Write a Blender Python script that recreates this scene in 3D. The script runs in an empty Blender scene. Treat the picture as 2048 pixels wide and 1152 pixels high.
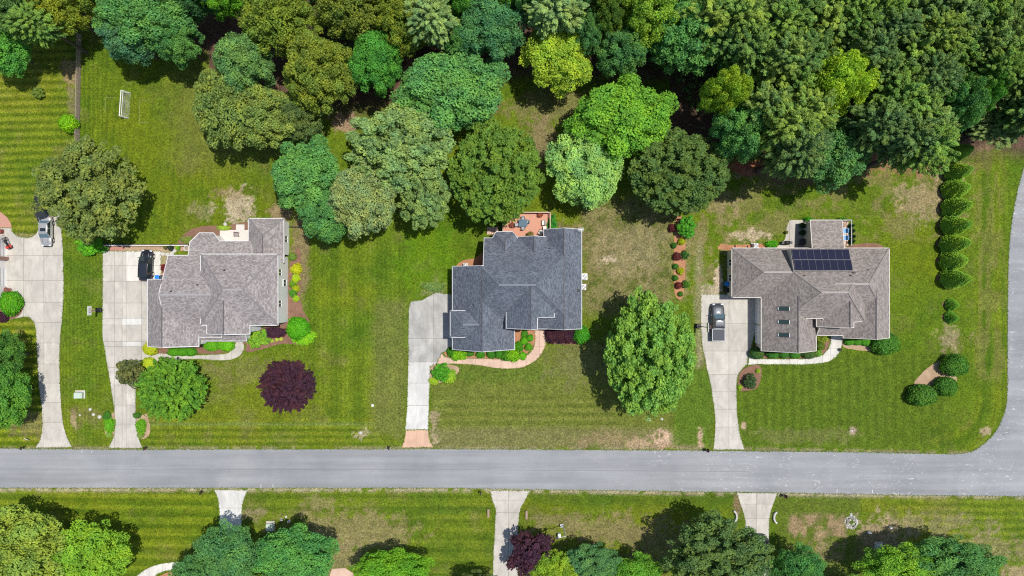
import bpy, bmesh, math, random
import numpy as np
from mathutils import Vector, Matrix

# ---------------------------------------------------------------- camera, light, exposure
scene = bpy.context.scene
COL = scene.collection
HC = 105.0          # drone height in metres
PPM = 13.0          # photograph pixels per metre at ground level
cam_d = bpy.data.cameras.new("camera")
cam = bpy.data.objects.new("camera", cam_d)
COL.objects.link(cam)
cam.location = (0, 0, HC)
cam_d.sensor_width = 36.0
cam_d.lens = 36.0 * (HC * PPM) / 2048.0
cam_d.clip_start = 1.0
cam_d.clip_end = 6000.0
scene.camera = cam

world = bpy.data.worlds.new("World")
scene.world = world
world.use_nodes = True
wn = world.node_tree
for n in list(wn.nodes):
    wn.nodes.remove(n)
wo = wn.nodes.new("ShaderNodeOutputWorld")
wb = wn.nodes.new("ShaderNodeBackground")
ws = wn.nodes.new("ShaderNodeTexSky")
ws.sky_type = 'NISHITA'
ws.sun_disc = False
SUN_TO = Vector((0.303, 0.107, 1.0)).normalized()
ws.sun_elevation = math.asin(SUN_TO.z)
ws.sun_rotation = math.atan2(SUN_TO.x, SUN_TO.y)
ws.altitude = 200
wb.inputs[1].default_value = 0.125
wn.links.new(ws.outputs[0], wb.inputs[0])
wn.links.new(wb.outputs[0], wo.inputs[0])
sun_d = bpy.data.lights.new("sun", 'SUN')
sun_d.energy = 4.5
sun_d.angle = math.radians(0.53)
sun_d.color = (1.0, 0.965, 0.90)
sun = bpy.data.objects.new("sun", sun_d)
COL.objects.link(sun)
sun.rotation_euler = (-SUN_TO).to_track_quat('-Z', 'Y').to_euler()
sun.location = SUN_TO * 300
scene.view_settings.view_transform = 'Standard'
scene.view_settings.look = 'None'
scene.view_settings.exposure = 0.0
scene.view_settings.gamma = 1.0
scene.view_settings.use_curve_mapping = False
scene.cycles.max_bounces = 5
scene.cycles.use_denoising = False
scene.cycles.pixel_filter_type = 'BLACKMAN_HARRIS'
scene.cycles.filter_width = 1.15
scene.cycles.sample_clamp_indirect = 3.0
scene.cycles.transparent_max_bounces = 4

rnd = random.Random(7)

# ---------------------------------------------------------------- helpers
def G(px, py, h=0.0):
    """photo pixel (2048 wide) seen at height h -> world x, y"""
    k = (1 - h / HC) / PPM
    return ((px - 1024) * k, -(py - 576) * k)

def link(name, me, parent=None, mats=()):
    o = bpy.data.objects.new(name, me)
    COL.objects.link(o)
    if parent is not None:
        o.parent = parent
    for m in mats:
        if me is not None and m.name not in [x.name for x in me.materials if x]:
            me.materials.append(m)
    return o

def tag(o, label=None, cat=None, group=None, kind=None):
    if label: o['label'] = label
    if cat: o['category'] = cat
    if group: o['group'] = group
    if kind: o['kind'] = kind
    return o

def empty(name, x, y, z=0, rz=0, label=None, cat=None, group=None):
    o = bpy.data.objects.new(name, None)
    COL.objects.link(o)
    o.location = (x, y, z)
    o.rotation_euler = (0, 0, rz)
    o.empty_display_size = 0.3
    return tag(o, label, cat, group)

class MB:
    """collects shapes, builds one mesh object"""
    def __init__(self):
        self.v = []; self.f = []; self.m = []; self.uv = []
    def add(self, vs, fs, mi=0, M=None, uvs=None):
        b = len(self.v)
        if M is not None:
            vs = [tuple(M @ Vector(p)) for p in vs]
        self.v += [tuple(p) for p in vs]
        for k, f in enumerate(fs):
            self.f.append([b + i for i in f]); self.m.append(mi)
            self.uv.append(uvs[k] if uvs else None)
        return self
    def box(self, c, s, rz=0, mi=0, M=None, taper=1.0):
        hx, hy, hz = s[0] / 2, s[1] / 2, s[2] / 2
        cr, sr = math.cos(rz), math.sin(rz)
        vs = []
        for z in (-hz, hz):
            t = taper if z > 0 else 1
            for x, y in ((-hx, -hy), (hx, -hy), (hx, hy), (-hx, hy)):
                x2, y2 = x * t, y * t
                vs.append((c[0] + x2 * cr - y2 * sr, c[1] + x2 * sr + y2 * cr, c[2] + z))
        return self.add(vs, [(3, 2, 1, 0), (4, 5, 6, 7), (0, 1, 5, 4), (1, 2, 6, 5), (2, 3, 7, 6), (3, 0, 4, 7)], mi, M)
    def bar(self, a, b, w, h=None, mi=0):
        a = Vector(a); b = Vector(b); h = h or w
        d = (b - a)
        if d.length < 1e-6: return self
        d.normalize()
        up = Vector((0, 0, 1)) if abs(d.z) < 0.95 else Vector((1, 0, 0))
        s = d.cross(up).normalized() * (w / 2); u = s.cross(d).normalized() * (h / 2)
        vs = [a - s - u, a + s - u, a + s + u, a - s + u, b - s - u, b + s - u, b + s + u, b - s + u]
        return self.add(vs, [(0, 1, 2, 3), (7, 6, 5, 4), (4, 5, 1, 0), (5, 6, 2, 1), (6, 7, 3, 2), (7, 4, 0, 3)], mi)
    def tube(self, pts, r, n=8, mi=0, cap=True):
        pts = [Vector(p) for p in pts]
        rs = r if isinstance(r, (list, tuple)) else [r] * len(pts)
        vs = []; fs = []
        for i, p in enumerate(pts):
            d = (pts[min(i + 1, len(pts) - 1)] - pts[max(i - 1, 0)]).normalized()
            up = Vector((0, 0, 1)) if abs(d.z) < 0.9 else Vector((1, 0, 0))
            s = d.cross(up).normalized(); u = s.cross(d).normalized()
            for k in range(n):
                a = 2 * math.pi * k / n
                vs.append(p + (s * math.cos(a) + u * math.sin(a)) * rs[i])
        for i in range(len(pts) - 1):
            for k in range(n):
                k2 = (k + 1) % n
                fs.append((i * n + k, i * n + k2, (i + 1) * n + k2, (i + 1) * n + k))
        if cap:
            fs.append(tuple(range(n - 1, -1, -1)))
            fs.append(tuple((len(pts) - 1) * n + k for k in range(n)))
        return self.add(vs, fs, mi)
    def cyl(self, c, r, h, n=16, r2=None, mi=0):
        r2 = r if r2 is None else r2
        return self.tube([(c[0], c[1], c[2]), (c[0], c[1], c[2] + h)], [r, r2], n, mi)
    def lathe(self, c, prof, n=20, mi=0, sx=1, sy=1):
        vs = []; fs = []
        for (r, z) in prof:
            for k in range(n):
                a = 2 * math.pi * k / n
                vs.append((c[0] + r * sx * math.cos(a), c[1] + r * sy * math.sin(a), c[2] + z))
        for i in range(len(prof) - 1):
            for k in range(n):
                k2 = (k + 1) % n
                fs.append((i * n + k, i * n + k2, (i + 1) * n + k2, (i + 1) * n + k))
        fs.append(tuple(range(n - 1, -1, -1)))
        fs.append(tuple((len(prof) - 1) * n + k for k in range(n)))
        return self.add(vs, fs, mi)
    def prism(self, poly, z0, z1, mi=0):
        a = sum(poly[i][0] * poly[(i + 1) % len(poly)][1] - poly[(i + 1) % len(poly)][0] * poly[i][1] for i in range(len(poly)))
        if a < 0: poly = poly[::-1]
        n = len(poly)
        vs = [(p[0], p[1], z0) for p in poly] + [(p[0], p[1], z1) for p in poly]
        fs = [tuple(range(n - 1, -1, -1)), tuple(range(n, 2 * n))]
        fs += [(i, (i + 1) % n, n + (i + 1) % n, n + i) for i in range(n)]
        return self.add(vs, fs, mi)
    def build(self, name, mats, parent=None, smooth=False, bevel=0):
        me = bpy.data.meshes.new(name)
        me.from_pydata(self.v, [], self.f)
        if not isinstance(mats, (list, tuple)): mats = [mats]
        for m in mats: me.materials.append(m)
        if len(mats) > 1:
            me.polygons.foreach_set("material_index", self.m)
        if any(u is not None for u in self.uv):
            uvl = me.uv_layers.new(name="UVMap")
            for p, u in zip(me.polygons, self.uv):
                if u is None: continue
                for li, c in zip(p.loop_indices, u):
                    uvl.data[li].uv = c
        if smooth:
            me.polygons.foreach_set("use_smooth", [True] * len(me.polygons))
        me.update()
        o = link(name, me, parent)
        if bevel:
            bv = o.modifiers.new("bevel", 'BEVEL'); bv.width = bevel; bv.segments = 2
            bv.limit_method = 'ANGLE'; bv.angle_limit = math.radians(35)
        return o

def spline(pts, n=6, closed=False):
    """Catmull-Rom through pixel points"""
    out = []; N = len(pts)
    rng = range(N if closed else N - 1)
    for i in rng:
        if closed: p0, p1, p2, p3 = pts[(i - 1) % N], pts[i], pts[(i + 1) % N], pts[(i + 2) % N]
        else: p0, p1, p2, p3 = pts[max(i - 1, 0)], pts[i], pts[i + 1], pts[min(i + 2, N - 1)]
        for k in range(n):
            t = k / n
            out.append(tuple(0.5 * ((2 * p1[j]) + (-p0[j] + p2[j]) * t + (2 * p0[j] - 5 * p1[j] + 4 * p2[j] - p3[j]) * t * t + (-p0[j] + 3 * p1[j] - 3 * p2[j] + p3[j]) * t ** 3) for j in (0, 1)))
    if not closed: out.append(tuple(pts[-1]))
    return out

def clip_half(poly, a, b, c):
    """keep a*x+b*y+c >= 0"""
    out = []
    for i in range(len(poly)):
        p, q = poly[i], poly[(i + 1) % len(poly)]
        dp = a * p[0] + b * p[1] + c; dq = a * q[0] + b * q[1] + c
        if dp >= 0: out.append(p)
        if (dp >= 0) != (dq >= 0):
            t = dp / (dp - dq)
            out.append((p[0] + (q[0] - p[0]) * t, p[1] + (q[1] - p[1]) * t))
    r = []
    for p in out:
        if not r or (abs(p[0] - r[-1][0]) + abs(p[1] - r[-1][1])) > 1e-6: r.append(p)
    if len(r) > 1 and (abs(r[0][0] - r[-1][0]) + abs(r[0][1] - r[-1][1])) < 1e-6: r.pop()
    return r

def area(poly):
    return abs(sum(poly[i][0] * poly[(i + 1) % len(poly)][1] - poly[(i + 1) % len(poly)][0] * poly[i][1] for i in range(len(poly)))) / 2

def inside(poly, x, y):
    r = False; j = len(poly) - 1
    for i in range(len(poly)):
        xi, yi = poly[i]; xj, yj = poly[j]
        if (yi > y) != (yj > y) and x < (xj - xi) * (y - yi) / (yj - yi) + xi: r = not r
        j = i
    return r

# ---------------------------------------------------------------- materials
def newmat(name):
    m = bpy.data.materials.new(name); m.use_nodes = True
    nt = m.node_tree
    bs = nt.nodes["Principled BSDF"]
    return m, nt, bs

def nd(nt, t, **kw):
    n = nt.nodes.new(t)
    for k, v in kw.items():
        if k.startswith("i_"):
            n.inputs[int(k[2:])].default_value = v
        else: setattr(n, k, v)
    return n

def mixc(nt, fac, a, b, mode='MIX'):
    n = nt.nodes.new("ShaderNodeMix"); n.data_type = 'RGBA'; n.blend_type = mode
    for sock, v in ((n.inputs[0], fac), (n.inputs[6], a), (n.inputs[7], b)):
        if isinstance(v, bpy.types.NodeSocket): nt.links.new(v, sock)
        elif isinstance(v, (int, float)): sock.default_value = v
        else: sock.default_value = (v[0], v[1], v[2], 1)
    return n.outputs[2]

def ramp(nt, src, a, b, lo=0.0, hi=1.0):
    n = nt.nodes.new("ShaderNodeMapRange")
    n.inputs[1].default_value = a; n.inputs[2].default_value = b
    n.inputs[3].default_value = lo; n.inputs[4].default_value = hi
    nt.links.new(src, n.inputs[0])
    return n.outputs[0]

def noise(nt, scale, detail=4, rough=0.55, coord=None, dist=0, mp=None):
    n = nt.nodes.new("ShaderNodeTexNoise")
    n.inputs["Scale"].default_value = scale; n.inputs["Detail"].default_value = detail
    n.inputs["Roughness"].default_value = rough; n.inputs["Distortion"].default_value = dist
    if coord is not None:
        if mp:
            m = nt.nodes.new("ShaderNodeMapping"); m.inputs["Scale"].default_value = mp
            nt.links.new(coord, m.inputs[0]); coord = m.outputs[0]
        nt.links.new(coord, n.inputs["Vector"])
    return n.outputs["Fac"]

def bump(nt, bs, h, strength=0.4, dist=0.05):
    b = nt.nodes.new("ShaderNodeBump"); b.inputs["Strength"].default_value = strength
    b.inputs["Distance"].default_value = dist
    nt.links.new(h, b.inputs["Height"]); nt.links.new(b.outputs[0], bs.inputs["Normal"])

def M(name, c, rough=0.7, var=0.12, scale=3.0, metal=0.0, spec=0.3, bmp=0.0, coord='pos', coat=0.0, emit=None):
    """plain material with a little mottling"""
    m, nt, bs = newmat(name)
    if coord == 'pos': co = nt.nodes.new("ShaderNodeNewGeometry").outputs["Position"]
    else: co = nt.nodes.new("ShaderNodeTexCoord").outputs["Object"]
    n = noise(nt, scale, 5, 0.6, co)
    col = mixc(nt, n, [x * (1 - var * 1.6) for x in c], [min(1, x * (1 + var * 1.6)) for x in c])
    nt.links.new(col, bs.inputs["Base Color"])
    bs.inputs["Roughness"].default_value = rough
    bs.inputs["Metallic"].default_value = metal
    bs.inputs["Specular IOR Level"].default_value = spec
    if coat: bs.inputs["Coat Weight"].default_value = coat; bs.inputs["Coat Roughness"].default_value = 0.06
    if bmp: bump(nt, bs, n, bmp, 0.03)
    return m

def m_glass(name, c=(0.02, 0.03, 0.035), rough=0.05):
    m, nt, bs = newmat(name)
    bs.inputs["Base Color"].default_value = (*c, 1); bs.inputs["Roughness"].default_value = rough
    bs.inputs["Specular IOR Level"].default_value = 0.7
    return m

def m_ground():
    m, nt, bs = newmat("turf")
    at = nt.nodes.new("ShaderNodeAttribute"); at.attribute_name = "tint"
    co = nt.nodes.new("ShaderNodeNewGeometry").outputs["Position"]
    n1 = noise(nt, 0.9, 6, 0.7, co, 0.6)
    n2 = noise(nt, 3.6, 5, 0.75, co, 0.4)
    n3 = noise(nt, 9.0, 3, 0.8, co)
    c = mixc(nt, 1.0, at.outputs["Color"], ramp(nt, n1, 0.3, 0.72, 0.78, 1.25), 'MULTIPLY')
    c = mixc(nt, 1.0, c, ramp(nt, n2, 0.35, 0.65, 0.48, 1.45), 'MULTIPLY')
    c = mixc(nt, 1.0, c, ramp(nt, n3, 0.32, 0.68, 0.45, 1.5), 'MULTIPLY')
    # pale dry blades scattered through
    n4 = noise(nt, 2.9, 6, 0.8, co, 1.0)
    dry = ramp(nt, n4, 0.56, 0.68, 0, 0.5)
    c = mixc(nt, dry, c, mixc(nt, 1.0, c, (1.75, 1.4, 1.5), 'MULTIPLY'))
    nt.links.new(c, bs.inputs["Base Color"])
    bs.inputs["Roughness"].default_value = 0.9; bs.inputs["Specular IOR Level"].default_value = 0.12
    ad = nt.nodes.new("ShaderNodeMath"); ad.operation = 'ADD'
    nt.links.new(n2, ad.inputs[0]); nt.links.new(n3, ad.inputs[1])
    bump(nt, bs, ad.outputs[0], 0.8, 0.2)
    return m

def m_concrete(name, c, dark=0.8, streak=0.5, sc=0.35):
    m, nt, bs = newmat(name)
    co = nt.nodes.new("ShaderNodeNewGeometry").outputs["Position"]
    oi = nt.nodes.new("ShaderNodeObjectInfo").outputs["Random"]
    n1 = noise(nt, sc, 6, 0.6, co, 0.8)
    n2 = noise(nt, 9, 4, 0.7, co)
    n3 = noise(nt, 0.9, 5, 0.62, co, 1.2, (1, 0.35, 1))
    c2 = mixc(nt, ramp(nt, n1, 0.3, 0.7), [x * dark for x in c], [min(1, x * 1.08) for x in c])
    c2 = mixc(nt, 1.0, c2, ramp(nt, n3, 0.35, 0.62, 0.86, 1.04), 'MULTIPLY')
    c2 = mixc(nt, 1.0, c2, ramp(nt, n2, 0.25, 0.75, 0.9, 1.1), 'MULTIPLY')
    c2 = mixc(nt, 1.0, c2, ramp(nt, oi, 0, 1, 0.93, 1.05), 'MULTIPLY')
    nt.links.new(c2, bs.inputs["Base Color"])
    st = ramp(nt, noise(nt, 0.8, 6, 0.7, co, 2.0), 0.58, 0.72, 0, 0.38)
    c2 = mixc(nt, st, c2, [x * 0.55 for x in c])
    sp = ramp(nt, noise(nt, 2.4, 3, 0.6, co, 0.3), 0.70, 0.78, 0, 0.35)
    c2 = mixc(nt, sp, c2, [x * 0.4 for x in c])
    nt.links.new(c2, bs.inputs["Base Color"])
    bs.inputs["Roughness"].default_value = 0.85; bs.inputs["Specular IOR Level"].default_value = 0.2
    bump(nt, bs, n2, 0.15, 0.02)
    return m

def m_asphalt():
    m, nt, bs = newmat("weathered_asphalt")
    co = nt.nodes.new("ShaderNodeNewGeometry").outputs["Position"]
    n1 = noise(nt, 0.12, 5, 0.6, co, 0.5)
    n2 = noise(nt, 14, 4, 0.8, co)
    n3 = noise(nt, 0.5, 6, 0.6, co, 0.4, (0.12, 1.4, 1))
    c = mixc(nt, ramp(nt, n1, 0.35, 0.65), (0.238, 0.243, 0.255), (0.292, 0.295, 0.303))
    c = mixc(nt, 1.0, c, ramp(nt, n3, 0.3, 0.7, 0.90, 1.08), 'MULTIPLY')
    c = mixc(nt, 1.0, c, ramp(nt, n2, 0.2, 0.8, 0.82, 1.18), 'MULTIPLY')
    n5 = noise(nt, 1.0, 5, 0.6, co, 0.2, (0.02, 0.75, 1))
    c = mixc(nt, 1.0, c, ramp(nt, n5, 0.35, 0.62, 0.9, 1.07), 'MULTIPLY')
    vo = nt.nodes.new("ShaderNodeTexVoronoi"); vo.feature = 'DISTANCE_TO_EDGE'; vo.inputs["Scale"].default_value = 0.16
    wv = nt.nodes.new("ShaderNodeMix"); wv.data_type = 'VECTOR'; wv.inputs[0].default_value = 0.08
    nt.links.new(co, wv.inputs[4]); nn = nt.nodes.new("ShaderNodeTexNoise"); nn.inputs["Scale"].default_value = 0.8; nn.inputs["Detail"].default_value = 5
    nt.links.new(co, nn.inputs[0]); sc9 = nt.nodes.new("ShaderNodeVectorMath"); sc9.operation = 'SCALE'; sc9.inputs[3].default_value = 20; nt.links.new(nn.outputs["Color"], sc9.inputs[0]); nt.links.new(sc9.outputs[0], wv.inputs[5])
    nt.links.new(wv.outputs[1], vo.inputs["Vector"])
    ck = ramp(nt, vo.outputs["Distance"], 0.0, 0.007, 0.16, 0)
    c = mixc(nt, ck, c, (0.10, 0.10, 0.105))
    sp = nt.nodes.new("ShaderNodeSeparateXYZ"); nt.links.new(co, sp.inputs[0])
    # pale chalky scuffs towards the junction
    v = nt.nodes.new("ShaderNodeTexNoise"); v.inputs["Scale"].default_value = 2.1; v.inputs["Detail"].default_value = 6; v.inputs["Roughness"].default_value = 0.75; v.inputs["Distortion"].default_value = 1.5
    mp = nt.nodes.new("ShaderNodeMapping"); mp.inputs["Scale"].default_value = (0.55, 1.3, 1); mp.inputs["Rotation"].default_value = (0, 0, 0.12)
    nt.links.new(co, mp.inputs[0]); nt.links.new(mp.outputs[0], v.inputs[0])
    sc_ = ramp(nt, v.outputs[0], 0.595, 0.625)
    xs = ramp(nt, sp.outputs[0], 2, 28, 0.0, 1.0)
    big = ramp(nt, noise(nt, 0.16, 3, 0.5, co, 0.4), 0.38, 0.52)
    mu = nt.nodes.new("ShaderNodeMath"); mu.operation = 'MULTIPLY'; nt.links.new(sc_, mu.inputs[0]); nt.links.new(xs, mu.inputs[1])
    mu2 = nt.nodes.new("ShaderNodeMath"); mu2.operation = 'MULTIPLY'; nt.links.new(mu.outputs[0], mu2.inputs[0]); nt.links.new(big, mu2.inputs[1])
    c = mixc(nt, mu2.outputs[0], c, (0.52, 0.51, 0.50))
    # sparse dark chips
    dk = ramp(nt, noise(nt, 3.2, 4, 0.8, co, 0.6), 0.735, 0.76, 0, 0.8)
    c = mixc(nt, dk, c, (0.07, 0.07, 0.075))
    nt.links.new(c, bs.inputs["Base Color"])
    bs.inputs["Roughness"].default_value = 0.88; bs.inputs["Specular IOR Level"].default_value = 0.25
    bump(nt, bs, n2, 0.3, 0.02)
    return m

def m_shingle(name, dark, light, contrast=1.0, bw=0.34, rh=0.2):
    m, nt, bs = newmat(name)
    uv = nt.nodes.new("ShaderNodeUVMap").outputs[0]
    br = nt.nodes.new("ShaderNodeTexBrick")
    br.offset = 0.5; br.squash = 1.0
    br.inputs["Scale"].default_value = 1.0
    br.inputs["Color1"].default_value = (*dark, 1); br.inputs["Color2"].default_value = (*light, 1)
    br.inputs["Mortar"].default_value = (*[x * 0.55 for x in dark], 1)
    br.inputs["Mortar Size"].default_value = 0.008
    br.inputs["Mortar Smooth"].default_value = 0.2
    br.inputs["Brick Width"].default_value = bw; br.inputs["Row Height"].default_value = rh
    br.inputs["Bias"].default_value = 0.0
    nt.links.new(uv, br.inputs["Vector"])
    n1 = noise(nt, 4.2, 4, 0.75, uv, 0.4)
    n2 = noise(nt, 0.35, 4, 0.6, uv, 0.3)
    n3 = noise(nt, 30, 2, 0.7, uv)
    c = mixc(nt, 1.0, br.outputs["Color"], ramp(nt, n1, 0.35, 0.65, 1 - 0.3 * contrast, 1 + 0.32 * contrast), 'MULTIPLY')
    c = mixc(nt, 1.0, c, ramp(nt, n2, 0.3, 0.7, 0.9, 1.1), 'MULTIPLY')
    c = mixc(nt, 1.0, c, ramp(nt, n3, 0.25, 0.75, 0.85, 1.15), 'MULTIPLY')
    nt.links.new(c, bs.inputs["Base Color"])
    bs.inputs["Roughness"].default_value = 0.92; bs.inputs["Specular IOR Level"].default_value = 0.15
    bump(nt, bs, br.outputs["Fac"], -0.5, 0.01)
    return m

def m_siding(name, c, rh=0.2):
    m, nt, bs = newmat(name)
    co = nt.nodes.new("ShaderNodeNewGeometry").outputs["Position"]
    sp = nt.nodes.new("ShaderNodeSeparateXYZ"); nt.links.new(co, sp.inputs[0])
    w = nt.nodes.new("ShaderNodeMath"); w.operation = 'PINGPONG'; w.inputs[1].default_value = rh
    mo = nt.nodes.new("ShaderNodeMath"); mo.operation = 'MODULO'; mo.inputs[1].default_value = rh
    nt.links.new(sp.outputs[2], mo.inputs[0])
    n = noise(nt, 1.2, 4, 0.6, co)
    cc = mixc(nt, ramp(nt, n, 0.3, 0.7), [x * 0.93 for x in c], [min(1, x * 1.03) for x in c])
    cc = mixc(nt, ramp(nt, mo.outputs[0], 0, 0.025, 0.35, 0), cc, [x * 0.5 for x in c])
    nt.links.new(cc, bs.inputs["Base Color"]); bs.inputs["Roughness"].default_value = 0.55
    bump(nt, bs, mo.outputs[0], 0.5, 0.05)
    return m

def m_brick(name, c1, c2, mortar, bw=0.25, rh=0.09):
    m, nt, bs = newmat(name)
    co = nt.nodes.new("ShaderNodeNewGeometry").outputs["Position"]
    br = nt.nodes.new("ShaderNodeTexBrick")
    br.inputs["Scale"].default_value = 1; br.inputs["Brick Width"].default_value = bw; br.inputs["Row Height"].default_value = rh
    br.inputs["Color1"].default_value = (*c1, 1); br.inputs["Color2"].default_value = (*c2, 1); br.inputs["Mortar"].default_value = (*mortar, 1)
    br.inputs["Mortar Size"].default_value = 0.01
    sp = nt.nodes.new("ShaderNodeSeparateXYZ"); nt.links.new(co, sp.inputs[0])
    ad = nt.nodes.new("ShaderNodeMath"); ad.operation = 'ADD'; nt.links.new(sp.outputs[0], ad.inputs[0]); nt.links.new(sp.outputs[1], ad.inputs[1])
    cb = nt.nodes.new("ShaderNodeCombineXYZ"); nt.links.new(ad.outputs[0], cb.inputs[0]); nt.links.new(sp.outputs[2], cb.inputs[1])
    nt.links.new(cb.outputs[0], br.inputs["Vector"])
    nt.links.new(br.outputs["Color"], bs.inputs["Base Color"]); bs.inputs["Roughness"].default_value = 0.9
    return m

def m_mulch(name, c1, c2):
    m, nt, bs = newmat(name)
    co = nt.nodes.new("ShaderNodeNewGeometry").outputs["Position"]
    n1 = noise(nt, 11, 5, 0.8, co, 1.0); n2 = noise(nt, 0.8, 4, 0.6, co)
    c = mixc(nt, ramp(nt, n1, 0.35, 0.65), c1, c2)
    c = mixc(nt, 1.0, c, ramp(nt, n2, 0.3, 0.7, 0.8, 1.15), 'MULTIPLY')
    nt.links.new(c, bs.inputs["Base Color"]); bs.inputs["Roughness"].default_value = 0.95
    bs.inputs["Specular IOR Level"].default_value = 0.1
    bump(nt, bs, n1, 0.8, 0.06)
    return m

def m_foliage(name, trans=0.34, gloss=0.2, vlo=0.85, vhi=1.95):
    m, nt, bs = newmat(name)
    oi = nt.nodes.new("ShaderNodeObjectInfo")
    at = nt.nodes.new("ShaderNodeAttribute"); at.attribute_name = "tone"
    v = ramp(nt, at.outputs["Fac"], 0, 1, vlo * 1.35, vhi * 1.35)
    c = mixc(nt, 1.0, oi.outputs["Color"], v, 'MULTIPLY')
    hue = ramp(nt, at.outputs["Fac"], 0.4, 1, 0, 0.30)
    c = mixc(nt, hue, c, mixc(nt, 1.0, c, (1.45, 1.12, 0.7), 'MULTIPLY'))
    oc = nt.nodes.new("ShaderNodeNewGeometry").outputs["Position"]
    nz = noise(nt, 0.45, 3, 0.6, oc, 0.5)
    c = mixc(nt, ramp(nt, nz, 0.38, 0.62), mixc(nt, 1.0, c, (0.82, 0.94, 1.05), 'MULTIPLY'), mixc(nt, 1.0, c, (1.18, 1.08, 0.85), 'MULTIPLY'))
    nt.links.new(c, bs.inputs["Base Color"])
    bs.inputs["Roughness"].default_value = 0.6
    bs.inputs["Specular IOR Level"].default_value = gloss
    tr = nt.nodes.new("ShaderNodeBsdfTranslucent"); nt.links.new(c, tr.inputs[0])
    mx = nt.nodes.new("ShaderNodeMixShader"); mx.inputs[0].default_value = trans
    nt.links.new(bs.outputs[0], mx.inputs[1]); nt.links.new(tr.outputs[0], mx.inputs[2])
    nt.links.new(mx.outputs[0], nt.nodes["Material Output"].inputs[0])
    return m

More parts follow.
